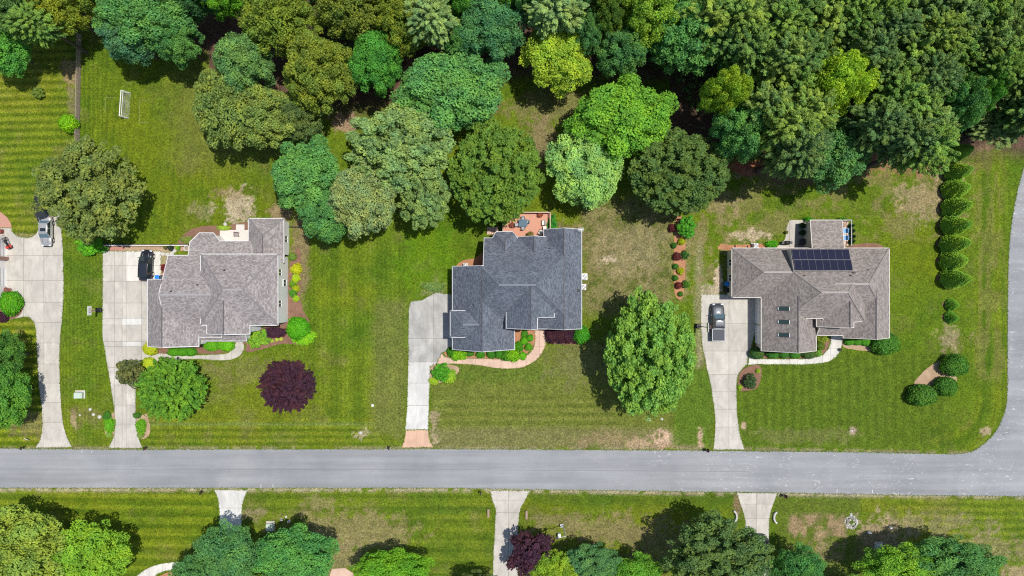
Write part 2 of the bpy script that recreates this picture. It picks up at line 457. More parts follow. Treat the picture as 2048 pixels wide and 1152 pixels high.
MT = dict(
    turf=m_ground(), asphalt=m_asphalt(),
    conc=m_concrete("old_concrete", (0.50, 0.465, 0.41), 0.84),
    conc_new=m_concrete("pale_concrete", (0.60, 0.57, 0.515), 0.94),
    conc_grey=m_concrete("stained_concrete", (0.44, 0.425, 0.395), 0.66),
    conc_white=m_concrete("bright_concrete", (0.58, 0.565, 0.53), 0.9),
    joint=M("joint_soil", (0.22, 0.20, 0.16), 0.95, 0.2),
    peach=m_concrete("peach_concrete", (0.62, 0.43, 0.33), 0.84),
    peachb=m_concrete("peach_brick_concrete", (0.62, 0.40, 0.28), 0.84),
    mulch=m_mulch("brown_mulch", (0.13, 0.06, 0.04), (0.32, 0.19, 0.13)),
    mulch_red=m_mulch("orange_mulch", (0.30, 0.13, 0.065), (0.52, 0.27, 0.15)),
    straw=m_mulch("pine_straw", (0.30, 0.20, 0.12), (0.50, 0.36, 0.24)),
    sh1=m_shingle("grey_mauve_shingles", (0.215, 0.187, 0.180), (0.355, 0.322, 0.312), 0.8, 0.34, 0.2),
    sh2=m_shingle("slate_blue_shingles", (0.09, 0.103, 0.128), (0.17, 0.187, 0.222), 0.8),
    sh3=m_shingle("taupe_shingles", (0.20, 0.172, 0.158), (0.335, 0.295, 0.27), 0.7),
    white=M("white_paint", (0.80, 0.79, 0.77), 0.5, 0.03), trim=M("white_trim", (0.62, 0.60, 0.58), 0.45, 0.03),
    siding=m_siding("white_siding", (0.84, 0.82, 0.79)),
    siding_b=m_siding("beige_siding", (0.62, 0.56, 0.48)),
    brick=m_brick("red_brick", (0.22, 0.08, 0.05), (0.33, 0.13, 0.08), (0.4, 0.36, 0.32)),
    frame=M('panel_frame', (0.14, 0.14, 0.16), .5, .05), ridge_dark=M('shade_line_ridge_shingles', (0.10, 0.09, 0.095), .9, .2, 8), beige=M('beige_trim', (0.60, 0.56, 0.51), .5, .04), glass=m_glass("window_glass"), glass_b=m_glass("bluish_glass", (0.10, 0.16, 0.2)),  # dark ridge tone paints in the light contrast between east and west slopes
    black=M("black_plastic", (0.018, 0.018, 0.02), 0.5, 0.2, coord='o'),
    rubber=M("rubber", (0.02, 0.02, 0.02), 0.85, 0.1, coord='o'),
    chrome=M("bright_metal", (0.6, 0.6, 0.62), 0.25, 0.05, metal=1.0, coord='o'),
    grey=M("grey_metal", (0.32, 0.33, 0.34), 0.5, 0.08, coord='o'),
    lgrey=M("light_grey_metal", (0.55, 0.56, 0.56), 0.5, 0.06, coord='o'),
    dgrey=M("dark_grey_metal", (0.06, 0.06, 0.065), 0.55, 0.1, coord='o'),
    wood=M("weathered_wood", (0.34, 0.24, 0.18), 0.85, 0.25, 6), woodp=M("pinkish_weathered_wood", (0.44, 0.33, 0.29), 0.85, 0.2, 6),
    deck=M("salmon_deck_boards", (0.60, 0.30, 0.20), 0.75, 0.08, 3), deckred=M("dark_red_rail_paint", (0.26, 0.06, 0.05), 0.6, 0.12),
    bark=M("bark", (0.11, 0.085, 0.065), 0.95, 0.35, 8, coord='o', bmp=0.6),
    stone=M("pale_stone", (0.50, 0.48, 0.45), 0.9, 0.2, 4), stone_d=M("mottled_stone", (0.30, 0.27, 0.25), 0.9, 0.35, 5),
    blue=M("blue_plastic", (0.02, 0.20, 0.62), 0.4, 0.06, coord='o'), blue_c=M("blue_cushion", (0.20, 0.42, 0.72), 0.8, 0.1, coord='o'),
    cream=M("cream_cushion", (0.70, 0.66, 0.58), 0.85, 0.06, coord='o'), green_box=M("pale_green_box", (0.46, 0.54, 0.45), 0.5, 0.05, coord='o'),
    red=M("red_plastic", (0.55, 0.05, 0.04), 0.4, 0.06, coord='o'), orange=M("terracotta", (0.5, 0.22, 0.12), 0.8, 0.1, coord='o'),
    leaf=m_foliage("leaves"), needle=m_foliage("needles", 0.25, 0.12, 0.8, 2.05), clipped=m_foliage("clipped_leaves", 0.25, 0.15, 0.7, 2.1),
    car_black=M("black_car_paint", (0.018, 0.02, 0.026), 0.25, 0.05, coord='o', coat=1.0, spec=0.5),
    car_silver=M("silver_car_paint", (0.55, 0.53, 0.50), 0.35, 0.03, metal=0.55, coord='o', coat=0.7),
    car_grey=M("grey_car_paint", (0.075, 0.08, 0.09), 0.45, 0.04, metal=0.4, coord='o', coat=0.25),
    car_red=M("maroon_car_paint", (0.14, 0.02, 0.025), 0.3, 0.05, coord='o', coat=0.8),
    vinyl=M("bed_cover_vinyl", (0.055, 0.06, 0.075), 0.6, 0.1, coord='o'),
    lamp_red=M("red_lens", (0.35, 0.01, 0.01), 0.2, 0.02, coord='o'), lamp_clear=M("clear_lens", (0.6, 0.62, 0.65), 0.1, 0.02, coord='o'),
)
# ---------------------------------------------------------------- ground sheet with turf tints
def vnoise(X, Y, s, seed):
    r = np.random.RandomState(seed); T = r.rand(256, 256)
    x = X / s + 1000; y = Y / s + 1000
    xi = np.floor(x).astype(int); yi = np.floor(y).astype(int); fx = x - xi; fy = y - yi
    fx = fx * fx * (3 - 2 * fx); fy = fy * fy * (3 - 2 * fy)
    a = T[xi % 256, yi % 256]; b = T[(xi + 1) % 256, yi % 256]; c = T[xi % 256, (yi + 1) % 256]; d = T[(xi + 1) % 256, (yi + 1) % 256]
    return (a * (1 - fx) + b * fx) * (1 - fy) + (c * (1 - fx) + d * fx) * fy

def fbm(X, Y, s, seed, o=4):
    t = 0; w = 0; a = 1.0
    for k in range(o):
        t = t + a * vnoise(X, Y, s / 2 ** k, seed + k); w += a; a *= 0.55
    return t / w

def sst(a, b, x):
    t = np.clip((x - a) / (b - a), 0, 1); return t * t * (3 - 2 * t)

DRY = (0.33, 0.235, 0.115); CLAY = (0.58, 0.40, 0.27); SOIL = (0.125, 0.075, 0.05)

def build_ground():
    sx, sy, st = 88.0, 52.0, 0.24
    nx = int(2 * sx / st) + 1; ny = int(2 * sy / st) + 1
    xs = np.linspace(-sx, sx, nx); ys = np.linspace(-sy, sy, ny)
    Xw, Yw = np.meshgrid(xs, ys)
    X = Xw * PPM + 1024; Y = 576 - Yw * PPM           # in photograph pixels at ground level
    wob = (fbm(X, Y, 60, 3) - 0.5); wob2 = (fbm(X, Y, 22, 9) - 0.5); wob3 = (fbm(X, Y, 140, 19) - 0.5)
    N26 = fbm(X, Y, 26, 31); N9 = fbm(X, Y, 9, 71); N4 = vnoise(X, Y, 4, 77); N120 = fbm(X, Y, 120, 55)
    col = np.zeros(X.shape + (3,)); col[:] = (0.108, 0.162, 0.022)
    def box(x0, x1, y0, y1, s=6):
        j = wob2 * s * 1.5
        return sst(x0 - s, x0 + s, X + j) * (1 - sst(x1 - s, x1 + s, X + j)) * sst(y0 - s, y0 + s, Y + j) * (1 - sst(y1 - s, y1 + s, Y + j))
    def ell(x, y, rx, ry, w=0.5, s=0.35):
        R_ = max(rx, ry) * (1 + 1.5 * w + s) + 5; out = np.zeros(X.shape)
        i0 = max(0, int(np.searchsorted(X[0], x - R_))); i1 = int(np.searchsorted(X[0], x + R_))
        j0 = max(0, int(np.searchsorted(Y[::-1, 0], y - R_))); j1 = int(np.searchsorted(Y[::-1, 0], y + R_))
        j0, j1 = Y.shape[0] - j1, Y.shape[0] - j0
        q = (slice(j0, j1), slice(i0, i1))
        d = np.sqrt(((X[q] - x) / rx) ** 2 + ((Y[q] - y) / ry) ** 2) + (N26[q] - 0.5) * 2 * w + (N9[q] - .5) * 2.4 * w + (N4[q] - .5) * 1.2 * w
        out[q] = 1 - sst(1 - s * .8, 1 + s * .8, d); return out
    def bl(m, c, a=1.0):
        nonlocal col
        m = (m * a)[..., None]; col = col * (1 - m) + np.array(c) * m
    def mul(m, c):
        nonlocal col
        if np.isscalar(c): c = (c, c, c)
        m = m[..., None]; col = col * (1 - m + m * np.array(c))
    def stripes(m, coord, period, amp, phase=0, c=None, sharp=0.6):
        s = np.sin((coord + wob * 3) / period * 2 * np.pi + phase)
        s = np.tanh(s * 2.2 * sharp) / np.tanh(2.2 * sharp)
        amp2 = amp * 1.45 * (0.6 + 0.8 * N120)
        mul(m, 1.0); nonlocal col
        col = col * (1 + (m * amp2 * s)[..., None] * np.array(c or (1.0, 0.75, 0.9)))
    # broad patchiness everywhere
    mul(sst(0.45, 0.75, fbm(X, Y, 170, 5)), (1.22, 1.06, 1.05))
    mul(sst(0.5, 0.72, fbm(X, Y, 55, 15)), (0.76, 0.86, 0.85))
    bl(sst(0.56, 0.8, fbm(X, Y, 38, 25)), (0.15, 0.16, 0.05), 0.45)
    # yard at far left
    L = box(-300, 152, 60, 480, 3)
    mul(L, (1.28, 1.12, 1.15)); stripes(L, Y + 0.02 * X, 15.6, 0.24)
    bl(ell(138, 150, 14, 26, .7), DRY, .8); bl(ell(145, 215, 10, 45, .7), (0.24, .21, .1), .7); bl(ell(40, 478, 60, 9), (.27, .22, .12), .6)
    # back lawn of first house
    B = box(160, 560, 60, 480, 8)
    mul(B, (1.02, 0.98, 0.95)); stripes(box(160, 215, 100, 300, 6), X, 9, 0.14); stripes(B, X * .9 + Y * .1, 13, 0.06)
    bl(box(340, 560, 120, 330, 40), (0.17, 0.17, 0.055), .45)
    bl(ell(472, 417, 33, 30, .7, .3), (0.50, 0.41, 0.27), .85); bl(ell(402, 424, 26, 14, .9, .4), (0.36, .31, .17), .35); bl(ell(458, 388, 30, 9, .9), DRY, .5)
    bl(ell(560, 425, 24, 16, .5), (0.33, 0.24, .13), .9)
    # strip between first two drives
    S = box(124, 206, 500, 895, 3)
    stripes(S, X + 2 * wob, 7.5, 0.11); mul(box(124, 170, 560, 895, 12), (1.15, 1.08, 1.1)); bl(ell(148, 836, 7, 14, .6), CLAY, .7); bl(ell(170, 830, 35, 18, .7), (.19, .17, .06), .5)
    # lower left lawn
    LL = box(-300, 84, 640, 892, 3)
    mul(LL, (1.25, 1.12, 1.0)); stripes(LL, Y, 16.5, 0.30); bl(ell(60, 850, 45, 25, .6), (.26, .21, .1), .5)
    # lawn of first house
    F = box(292, 812, 700, 893, 6)
    mul(F, (1.14, 1.04, 1.1)); bl(ell(480, 740, 90, 22, .8), (.22, .2, .08), .45)
    stripes(box(290, 760, 838, 895, 4), Y, 13.5, 0.17); bl(box(290, 745, 846, 851, 2), (.2, .25, .085), .6)
    stripes(box(300, 420, 820, 870, 5), X, 8, .1)
    bl(ell(722, 868, 18, 9, .9), (.48, .4, .25), .7)
    V = box(600, 815, 478, 860, 10)
    stripes(V, X, 46, 0.08, 1.2); stripes(V, X, 9, 0.07); bl(box(745, 815, 600, 870, 14), (.19, .18, .07), .45)
    mul(ell(860, 515, 60, 70, .4), (0.95, 1.12, .9)); bl(ell(870, 580, 22, 18, .8), (.25, .24, .13), .5)
    bl(ell(600, 520, 18, 80, .3), (.28, .2, .11), .75)
    # lawn of second house
    H2 = box(862, 1425, 690, 896, 5)
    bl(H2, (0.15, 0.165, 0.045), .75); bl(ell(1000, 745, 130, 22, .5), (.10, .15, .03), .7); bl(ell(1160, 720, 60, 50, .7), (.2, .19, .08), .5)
    stripes(box(862, 1240, 795, 860, 8), Y, 17, 0.13); bl(box(862, 1400, 856, 896, 8), (.22, .2, .09), .55)
    bl(ell(870, 850, 9, 26, .8), (.42, .33, .2), .7)
    bl(ell(1330, 882, 26, 16, .9, .3), CLAY, .9); bl(ell(1275, 886, 22, 11, .9), CLAY, .7); bl(ell(1230, 880, 60, 13, .8), (.34, .25, .13), .6); bl(ell(1350, 892, 60, 5, .7), (.4, .28, .17), .8)
    G_ = box(1345, 1425, 735, 896, 10); bl(G_, (0.088, 0.15, 0.024), .85); bl(ell(1400, 880, 5, 16, .7), CLAY, .8)
    bl(box(1392, 1404, 480, 735, 8), (0.40, 0.34, 0.22), .55)
    # dry side yard between second and third house
    D = box(1166, 1345, 395, 625, 18)
    bl(D, (0.25, 0.205, 0.095), .74); mul(D * sst(.5, .62, fbm(X, Y, 10, 91)), (0.55, .68, .5)); mul(D * sst(.55, .7, fbm(X, Y, 40, 95)), (0.75, .85, .7))
    bl(ell(1222, 520, 12, 6, .9), (.6, .5, .35), .8); bl(ell(1265, 500, 70, 50, .7), (.38, .3, .17), .4)
    bl(ell(1140, 475, 35, 30, .6), (.3, .21, .11), .6)
    # third property
    T = box(1400, 1960, 320, 480, 16)
    bl(T * sst(.46, .6, fbm(X, Y, 24, 61)), (0.26, 0.215, 0.09), .5); bl(box(1350, 1470, 380, 600, 12) * sst(.45, .6, fbm(X, Y, 18, 66)), (.32, .25, .12), .55)
    bl(ell(1500, 470, 34, 12, .7), (.52, .42, .28), .85); bl(ell(1436, 560, 7, 34, .7), (.6, .47, .34), .9); bl(ell(1420, 590, 14, 16, .8), (.5, .42, .28), .8)
    bl(ell(1840, 400, 40, 36, .9), (.42, .32, .18), .6); bl(ell(1890, 345, 26, 20, .8), (.5, .35, .22), .6)
    bl(ell(1960, 292, 32, 10, .7), (.5, .33, .2), .7)
    bl(box(1450, 1490, 340, 560, 15) * sst(.5, .6, fbm(X, Y, 16, 67)), (.4, .3, .16), .5)
    H3 = box(1478, 1900, 705, 895, 8)
    bl(H3, (0.088, 0.132, 0.022), .8); stripes(H3, X + 4 * wob, 18.5, 0.08); bl(ell(1600, 870, 110, 15, .7), (.18, .18, .07), .5); bl(ell(1704, 862, 6, 6, .4), (.6, .45, .33), .8)
    bl(ell(1487, 852, 5, 8, .6), CLAY, .8)
    R = box(1790, 1960, 470, 880, 15); mul(R, (.98, .98, .95)); bl(ell(1905, 680, 26, 22, .9), (.38, .3, .17), .6)
    # mowing line that follows the corner
    rd = np.where(Y < 800, 1990 - X, np.where(X < 1880, 880 - Y, 110 - np.hypot(X - 1880, Y - 800)))
    band = np.exp(-((rd - 18) / 7) ** 2); mk = (X > 1860) & (Y > 300); mul(band * mk, (.72, .8, .75))
    mul(np.exp(-((rd + 4) / 6) ** 2) * mk, (1.25, 1.08, 1.1)); stripes(((X > 1945) & (Y > 290) & (Y < 900)) * 1.0, rd, 13, .07)
    mul(np.exp(-((rd - 34) / 6) ** 2) * mk, (1.2, 1.08, 1.1))
    bl(box(1950, 2010, 300, 760, 12) * sst(.4, .6, vnoise(X, Y * .2, 8, 7)), (.2, .19, .06), .5)
    bl(ell(1968, 863, 9, 7, .7), (.5, .38, .24), .7)
    # south lawns
    A = box(-300, 430, 978, 1300, 3); mul(A, (1.16, 1.06, 1.0)); stripes(A, Y - .01 * X + 9 * np.exp(-((X - 0) / 150) ** 2), 24, 0.17); stripes(A, Y, 11, .07)
    A2 = box(495, 985, 978, 1300, 3); mul(A2, (1.12, 1.02, 1.1)); stripes(A2, Y, 27, 0.11); stripes(A2, Y, 12, .06)
    bl(ell(700, 1062, 120, 34, .7, .5), (.30, .24, .11), .65); bl(ell(665, 1120, 70, 40, .6), (.3, .24, .12), .6); bl(ell(505, 1025, 22, 14, .7), (.34, .26, .15), .6); bl(ell(645, 1005, 30, 12, .8), (.3, .25, .12), .5)
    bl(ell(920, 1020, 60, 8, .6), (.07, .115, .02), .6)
    A3 = box(1042, 1482, 978, 1300, 3); mul(A3, (1.05, .98, 1.)); bl(ell(1230, 1062, 110, 30, .7, .5), (.27, .215, .095), .7); bl(ell(1110, 1040, 40, 16, .7), (.25, .2, .1), .5)
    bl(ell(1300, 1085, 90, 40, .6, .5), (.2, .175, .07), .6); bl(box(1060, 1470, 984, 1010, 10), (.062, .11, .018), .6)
    A4 = box(1552, 1722, 984, 1300, 3); bl(A4, (.095, .125, .03), .6); bl(box(1580, 1690, 1030, 1120, 7) * sst(.3, .5, fbm(X, Y, 20, 77)), (.36, .25, .14), .85); bl(ell(1660, 1130, 30, 40, .6), (.15, .17, .05), .6)
    A5 = box(1722, 2500, 984, 1300, 3); mul(A5, (1.2, 1.08, 1.2)); stripes(box(1800, 2500, 990, 1120, 20), Y - 7 * np.sin((X - 1750) / 160), 16, .16)
    bl(ell(1850, 1050, 110, 20, .8), (.27, .235, .12), .6); bl(ell(1760, 1065, 40, 28, .7), (.42, .31, .19), .6); bl(ell(1990, 1100, 80, 26, .8), (.3, .24, .13), .5)
    bl(box(1720, 1800, 1060, 1140, 20), (.26, .19, .11), .5); bl(ell(2035, 1150, 30, 20, .6), (.45, .33, .2), .6)
    bl(ell(1475, 1000, 8, 26, .4), (.24, .17, .09), .9)
    bl(box(1735, 1830, 984, 990, 3), (.45, .36, .24), .9)
    # woodland floor
    edge = 260 + 60 * np.sin(X / 170 + 0.6) + wob * 90
    W = (1 - sst(-20, 25, Y - np.where(X < 420, 60 + 40 * (X > 170) * np.clip((X - 170) / 250, 0, 1), np.where(X < 1000, 215 + 0 * X, np.where(X < 1340, 150 + 0 * X, 305 + 0 * X))) + wob * 60))
    fl = np.array(SOIL)[None, None] * (0.7 + 0.7 * fbm(X, Y, 18, 44))[..., None]
    m = W[..., None]; col = col * (1 - m) + fl * m
    bl(ell(1495, 335, 34, 14, .4), (.42, .14, .08), .9); bl(ell(690, 240, 26, 18, .7), (.42, .27, .18), .8); bl(ell(820, 135, 30, 16, .8), (.38, .2, .12), .8)
    bl(ell(1740, 300, 40, 40, .6), (.32, .15, .09), .9); bl(ell(1830, 335, 70, 16, .9), (.34, .17, .1), .7); bl(ell(1600, 345, 80, 16, .8), (.27, .17, .09), .6)
    bl(ell(2000, 225, 50, 14, .8), (.45, .25, .16), .8); bl(ell(1975, 200, 40, 40, .8), (.3, .2, .13), .7)
    bl(ell(1120, 215, 90, 35, .5), (.21, .185, .075), .75); bl(ell(1085, 285, 26, 50, .4), (.26, .2, .1), .8); bl(ell(820, 190, 22, 20, .5), (.25, .22, .1), .8)
    # grassy verge drying out along the kerb
    top = np.abs(Y - (896 + np.clip((X - 1400) / 500, 0, 1) * 9)); bl(np.exp(-(top / 3.0) ** 2) * (fbm(X, Y, 14, 81) > .42), (.33, .27, .16), .7)
    bot = np.abs(Y - (979 + np.clip((X - 900) / 1148, 0, 1) * 15)); bl(np.exp(-(bot / 4.5) ** 2) * sst(.3, .5, fbm(X, Y, 12, 82)), (.48, .40, .27), .85)
    col = np.clip(col * (0.82 + 0.32 * fbm(X, Y, 9, 99, 2))[..., None], 0.008, 0.9)
    lum = col.mean(-1, keepdims=True); g = np.clip((col[..., 1] / (col[..., 0] + 1e-4) - .85) * 2.5, 0, 1)[..., None]
    sat = lum + (col - lum) * 1.15; sat *= np.array([1.08, 1.09, 1.02]); col = np.clip(col * (1 - g) + sat * g, .006, .9)
    me = bpy.data.meshes.new("ground")
    nv = nx * ny
    co = np.zeros((nv, 3), np.float32); co[:, 0] = Xw.ravel(); co[:, 1] = Yw.ravel()
    idx = np.arange(nv).reshape(ny, nx)
    q = np.stack([idx[:-1, :-1], idx[:-1, 1:], idx[1:, 1:], idx[1:, :-1]], -1).reshape(-1, 4).astype(np.int32)
    me.vertices.add(nv); me.vertices.foreach_set("co", co.ravel())
    me.loops.add(q.size); me.loops.foreach_set("vertex_index", q.ravel())
    me.polygons.add(len(q)); me.polygons.foreach_set("loop_start", np.arange(0, q.size, 4, dtype=np.int32))
    me.update(calc_edges=True)
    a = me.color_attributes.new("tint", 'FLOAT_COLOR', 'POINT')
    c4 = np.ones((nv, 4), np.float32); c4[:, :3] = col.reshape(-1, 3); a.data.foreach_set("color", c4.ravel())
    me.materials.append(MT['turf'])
    tag(link("ground", me), kind='structure')
    # farther terrain out to the horizon
    me2 = bpy.data.meshes.new("terrain"); S = 2500
    o = [(-S, -S), (S, -S), (S, S), (-S, S)]; i = [(-sx, -sy), (sx, -sy), (sx, sy), (-sx, sy)]
    me2.from_pydata([(x, y, 0) for x, y in o + i], [], [(0, 1, 5, 4), (1, 2, 6, 5), (2, 3, 7, 6), (3, 0, 4, 7)])
    a = me2.color_attributes.new("tint", 'FLOAT_COLOR', 'POINT')
    a.data.foreach_set("color", [0.09, 0.13, 0.03, 1] * 8); me2.materials.append(MT['turf'])
    tag(link("terrain", me2), kind='structure')
build_ground()

def sheet(name, px, mat, z, kind='structure', parent=None, thick=0.0, label=None):
    """a flat sheet (or low slab) from photograph pixels at ground level"""
    pts = [G(*p) for p in px]
    mb = MB()
    if thick: mb.prism(pts, z - thick, z)
    else:
        a = sum(pts[i][0] * pts[(i + 1) % len(pts)][1] - pts[(i + 1) % len(pts)][0] * pts[i][1] for i in range(len(pts)))
        if a < 0: pts = pts[::-1]
        mb.add([(x, y, z) for x, y in pts], [tuple(range(len(pts)))])
    o = mb.build(name, mat, parent)
    if kind: o['kind'] = kind
    if label: o['label'] = label
    return o

# ---------------------------------------------------------------- roads
def jag(pts, amp, seed, step=7):
    """slightly ragged edge where turf meets paving"""
    r = random.Random(seed); out = []
    for i in range(len(pts) - 1):
        a, b = pts[i], pts[i + 1]; L = math.hypot(b[0] - a[0], b[1] - a[1]); n = max(1, int(L / step))
        for k in range(n):
            t = k / n; nx, ny = -(b[1] - a[1]) / L, (b[0] - a[0]) / L; d = r.uniform(-amp, amp)
            out.append((a[0] + (b[0] - a[0]) * t + nx * d, a[1] + (b[1] - a[1]) * t + ny * d))
    out.append(pts[-1]); return out
top = [(-900, 896), (0, 897), (250, 899), (600, 898.5), (900, 898), (1400, 901), (1700, 904), (1900, 908), (1922, 907.5)]
corner = spline([(1922, 907.5), (1945, 902), (1970, 886), (1992, 862), (2005, 836), (2012, 812), (2014.5, 780), (2015, 700), (2015.5, 600), (2018, 500), (2025, 435), (2035, 382), (2048, 332), (2064, 262), (2086, 180), (2130, 50), (2200, -160), (2300, -400)], 4)
bottom = [(2900, 1010), (2048, 993), (1800, 990), (1500, 984.5), (1060, 979), (900, 976), (0, 976), (-900, 975)]
side_r = [(2380, -400), (2290, -160), (2222, 50), (2180, 180), (2150, 300), (2128, 440), (2118, 600), (2116, 820), (2124, 870), (2150, 905), (2200, 916), (2900, 925)]
sheet("road", jag(top, .7, 1)[:-1] + corner + side_r + jag(bottom, .8, 2), MT['asphalt'], 0.010)
# worn seam lines in the asphalt and faint painted ticks at the kerb
mb = MB()
for (x0, y0, x1, y1) in [(-200, 938, 420, 938.5), (430, 938.5, 980, 939.5), (1000, 940, 1500, 943)]:
    a = G(x0, y0); b = G(x1, y1); mb.bar((a[0], a[1], .0112), (b[0], b[1], .0112), 0.05, 0.004)
tag(mb.build("road_seam", M("tar_seam", (0.17, 0.17, 0.18), .8, .2)), kind='structure')
mb = MB()
for x, y, l in [(522, 972, 8), (546, 972, 8), (1674, 982, 7), (1745, 983, 7), (1310, 905, 5), (1338, 905, 5), (164, 903, 5), (184, 903, 5)]:
    a = G(x, y - l / 2); b = G(x, y + l / 2); mb.bar((a[0], a[1], .014), (b[0], b[1], .014), 0.05, 0.004)
tag(mb.build("road_marking", MT['white']), kind='structure')

# ---------------------------------------------------------------- paving made of separate slabs
EDGES = [jag(top, .3, 5) , corner, jag(bottom[1:-1], .3, 6)]
def paving(name, outline, vlines, hlines, mat, z=0.035, gap=0.6, special=None, bed=True):
    outline = jag(list(outline) + [outline[0]], .45, len(outline), 5)[:-1]
    EDGES.append(list(outline) + [outline[0]])
    root = sheet(name, outline, MT['joint'], 0.014, thick=0.02)
    xs = [min(p[0] for p in outline) - 1] + sorted(vlines) + [max(p[0] for p in outline) + 1]
    ys = [min(p[1] for p in outline) - 1] + sorted(hlines) + [max(p[1] for p in outline) + 1]
    for i in range(len(xs) - 1):
        for j in range(len(ys) - 1):
            g = gap / 2
            x0 = xs[i] + (g if i else 0); x1 = xs[i + 1] - (g if i < len(xs) - 2 else 0)
            y0 = ys[j] + (g if j else 0); y1 = ys[j + 1] - (g if j < len(ys) - 2 else 0)
            p = clip_half(list(outline), 1, 0, -x0)
            for abc in ((-1, 0, x1), (0, 1, -y0), (0, -1, y1)):
                if len(p) > 2: p = clip_half(p, *abc)
            if len(p) < 3 or area(p) < 12: continue
            mm = mat
            cx = (x0 + x1) / 2; cy = (y0 + y1) / 2
            if special:
                for (a, b, c, d, sm) in special:
                    if a <= cx <= c and b <= cy <= d: mm = sm
            sheet("slab", p, mm, z + 0.0, kind=None, parent=root, thick=z - 0.0142)
    return root

lawn_edge = spline([(23, 456), (27, 466), (41, 474), (59, 475.5), (72, 468), (78, 455), (79.5, 425)], 4)
D0 = [(-40, 456)] + lawn_edge + [(80, 416), (122, 416)] + spline([(123, 462), (125, 484), (127, 550), (126, 612), (120, 681), (119, 720), (120, 765), (123, 818), (127.5, 853), (135, 876), (144, 894)], 3) + \
     spline([(71, 895), (80, 880), (85, 857), (84, 818), (78, 770), (75, 723), (72.5, 669), (70, 650), (62, 637), (47, 634), (0, 644), (-40, 652)], 3)
paving("driveway", D0, [47.5, 88], [511, 561, 604.5, 645, 686, 728, 766, 805, 845], MT['conc'])
D1 = [(206, 502.5), (322, 502.5), (322, 562), (302, 562), (302, 716), (285, 723), (273, 737)] + spline([(270.7, 770), (271, 810), (272.5, 849), (277, 876), (286, 896)], 3) + \
     spline([(217, 895.5), (227, 875), (230.5, 855), (230, 830), (225.6, 798), (220, 759), (214, 725), (209, 694), (205.5, 672), (205.5, 600)], 3)
sheet("wall_footing", [(206, 489), (382, 489), (382, 502), (206, 502)], MT['straw'], 0.016)
paving("driveway", D1, [229.3, 244.5, 283.5, 252.5], [531.5, 562.5, 606, 636.5, 650, 683, 693, 735, 770, 810, 848], MT['conc'],
       special=[(252, 500, 330, 565, MT['conc_new']), (245, 636.5, 283.5, 650, MT['conc_white']), (245, 683, 283.5, 693, MT['conc_white'])])
W1 = spline([(289, 717), (314, 708), (333, 707.5), (387, 710.5), (446, 708), (462, 702), (469, 693), (472, 683)], 4) + spline([(485, 683), (488.5, 695), (481, 710), (463, 719), (431, 720.5), (387, 717.5), (325, 721.5), (292, 722)], 4)
paving("footpath", W1, [330, 357, 384, 411, 438, 463], [694], MT['conc'], z=0.04, gap=.45)
D2 = spline([(820, 608), (822, 604), (826, 602), (842, 601), (852, 596), (861, 591), (873, 585.5), (890, 588), (906, 589)], 3) + [(909, 690), (905, 698), (883, 705.5), (873, 726), (860, 733), (859, 770), (857.5, 815), (856.5, 859)] + \
     [(811, 859), (814.5, 815), (816, 760), (817, 718), (817, 649), (818, 620)]
paving("driveway", D2, [867], [677, 724, 766, 811], MT['conc_grey'], special=[(0, 724, 3000, 900, MT['conc_white'])])
paving("driveway_apron", [(811, 859.8), (856.5, 859.8), (857.5, 872), (860, 884), (866, 894), (803, 895), (808, 884), (810.5, 872)], [], [], MT['peachb'], z=0.033)
W2 = spline([(884, 706), (890, 714), (915, 716.5), (973.6, 717.6), (1025.6, 720), (1050, 713), (1065.6, 698.5), (1070, 680), (1069, 655)], 4) + spline([(1091, 655), (1091.6, 672), (1090, 691.6), (1078, 714), (1053, 731.5), (1025, 737), (985, 735), (956, 730), (910, 727.5), (873, 727.5)], 4)
paving("footpath", W2, [898, 925, 951, 978, 1004, 1030, 1053, 1079], [676, 693, 708], MT['peach'], z=0.04, gap=.4)
D3 = [(1402, 589), (1524, 589), (1524, 606), (1500, 704.7), (1495.5, 716)] + spline([(1494, 728), (1483, 739), (1474.5, 753), (1472.6, 781), (1474, 819), (1475, 837), (1480, 870), (1489, 899)], 3) + \
     spline([(1426.5, 899), (1430, 868), (1430, 837), (1424, 784), (1415.6, 744.5), (1407, 701.6), (1403, 675), (1402, 640)], 3)
paving("driveway", D3, [1457.7, 1495], [646.5, 702, 749, 783.5, 818.5, 854], MT['conc'])
W3 = spline([(1499, 712), (1508, 717), (1529, 718), (1605, 718), (1640, 712), (1655, 700), (1661, 686), (1661.5, 670)], 4) + spline([(1684.5, 670), (1683, 692), (1676, 708), (1664, 719), (1644, 725.7), (1605, 728.6), (1540, 728.6), (1514, 728), (1496, 730)], 4)
paving("footpath", W3, [1515, 1531, 1547, 1563, 1579, 1595, 1611, 1628, 1645, 1661], [684, 697, 710], MT['conc_new'], z=0.04, gap=.35)
S1 = spline([(428.4, 980), (433, 988), (437.5, 1004), (439.2, 1033), (439.5, 1077), (440, 1200)], 3) + spline([(483, 1200), (483.5, 1057), (484, 1018.6), (487.5, 999), (495, 980.5)], 3)
paving("driveway", S1, [], [1016, 1062, 1108], MT['conc_white'])
S2 = spline([(980, 981), (985, 1001), (991.4, 1018.6), (990.5, 1045), (987, 1110), (984, 1200)], 3) + spline([(1036, 1200), (1036, 1060), (1037, 1042), (1041, 1018.6), (1050, 1000), (1059.7, 981.5)], 3)
paving("driveway", S2, [1017], [1000, 1025, 1068, 1112], MT['conc'])
S3 = spline([(1473.4, 985), (1481.6, 1010.6), (1489.6, 1036), (1490.8, 1067.6), (1491, 1200)], 3) + spline([(1537, 1200), (1537.7, 1077), (1538.8, 1036), (1547, 1007.5), (1554.4, 986)], 3)
paving("driveway", S3, [1512.5], [1008, 1036.5, 1080, 1120], MT['conc'])
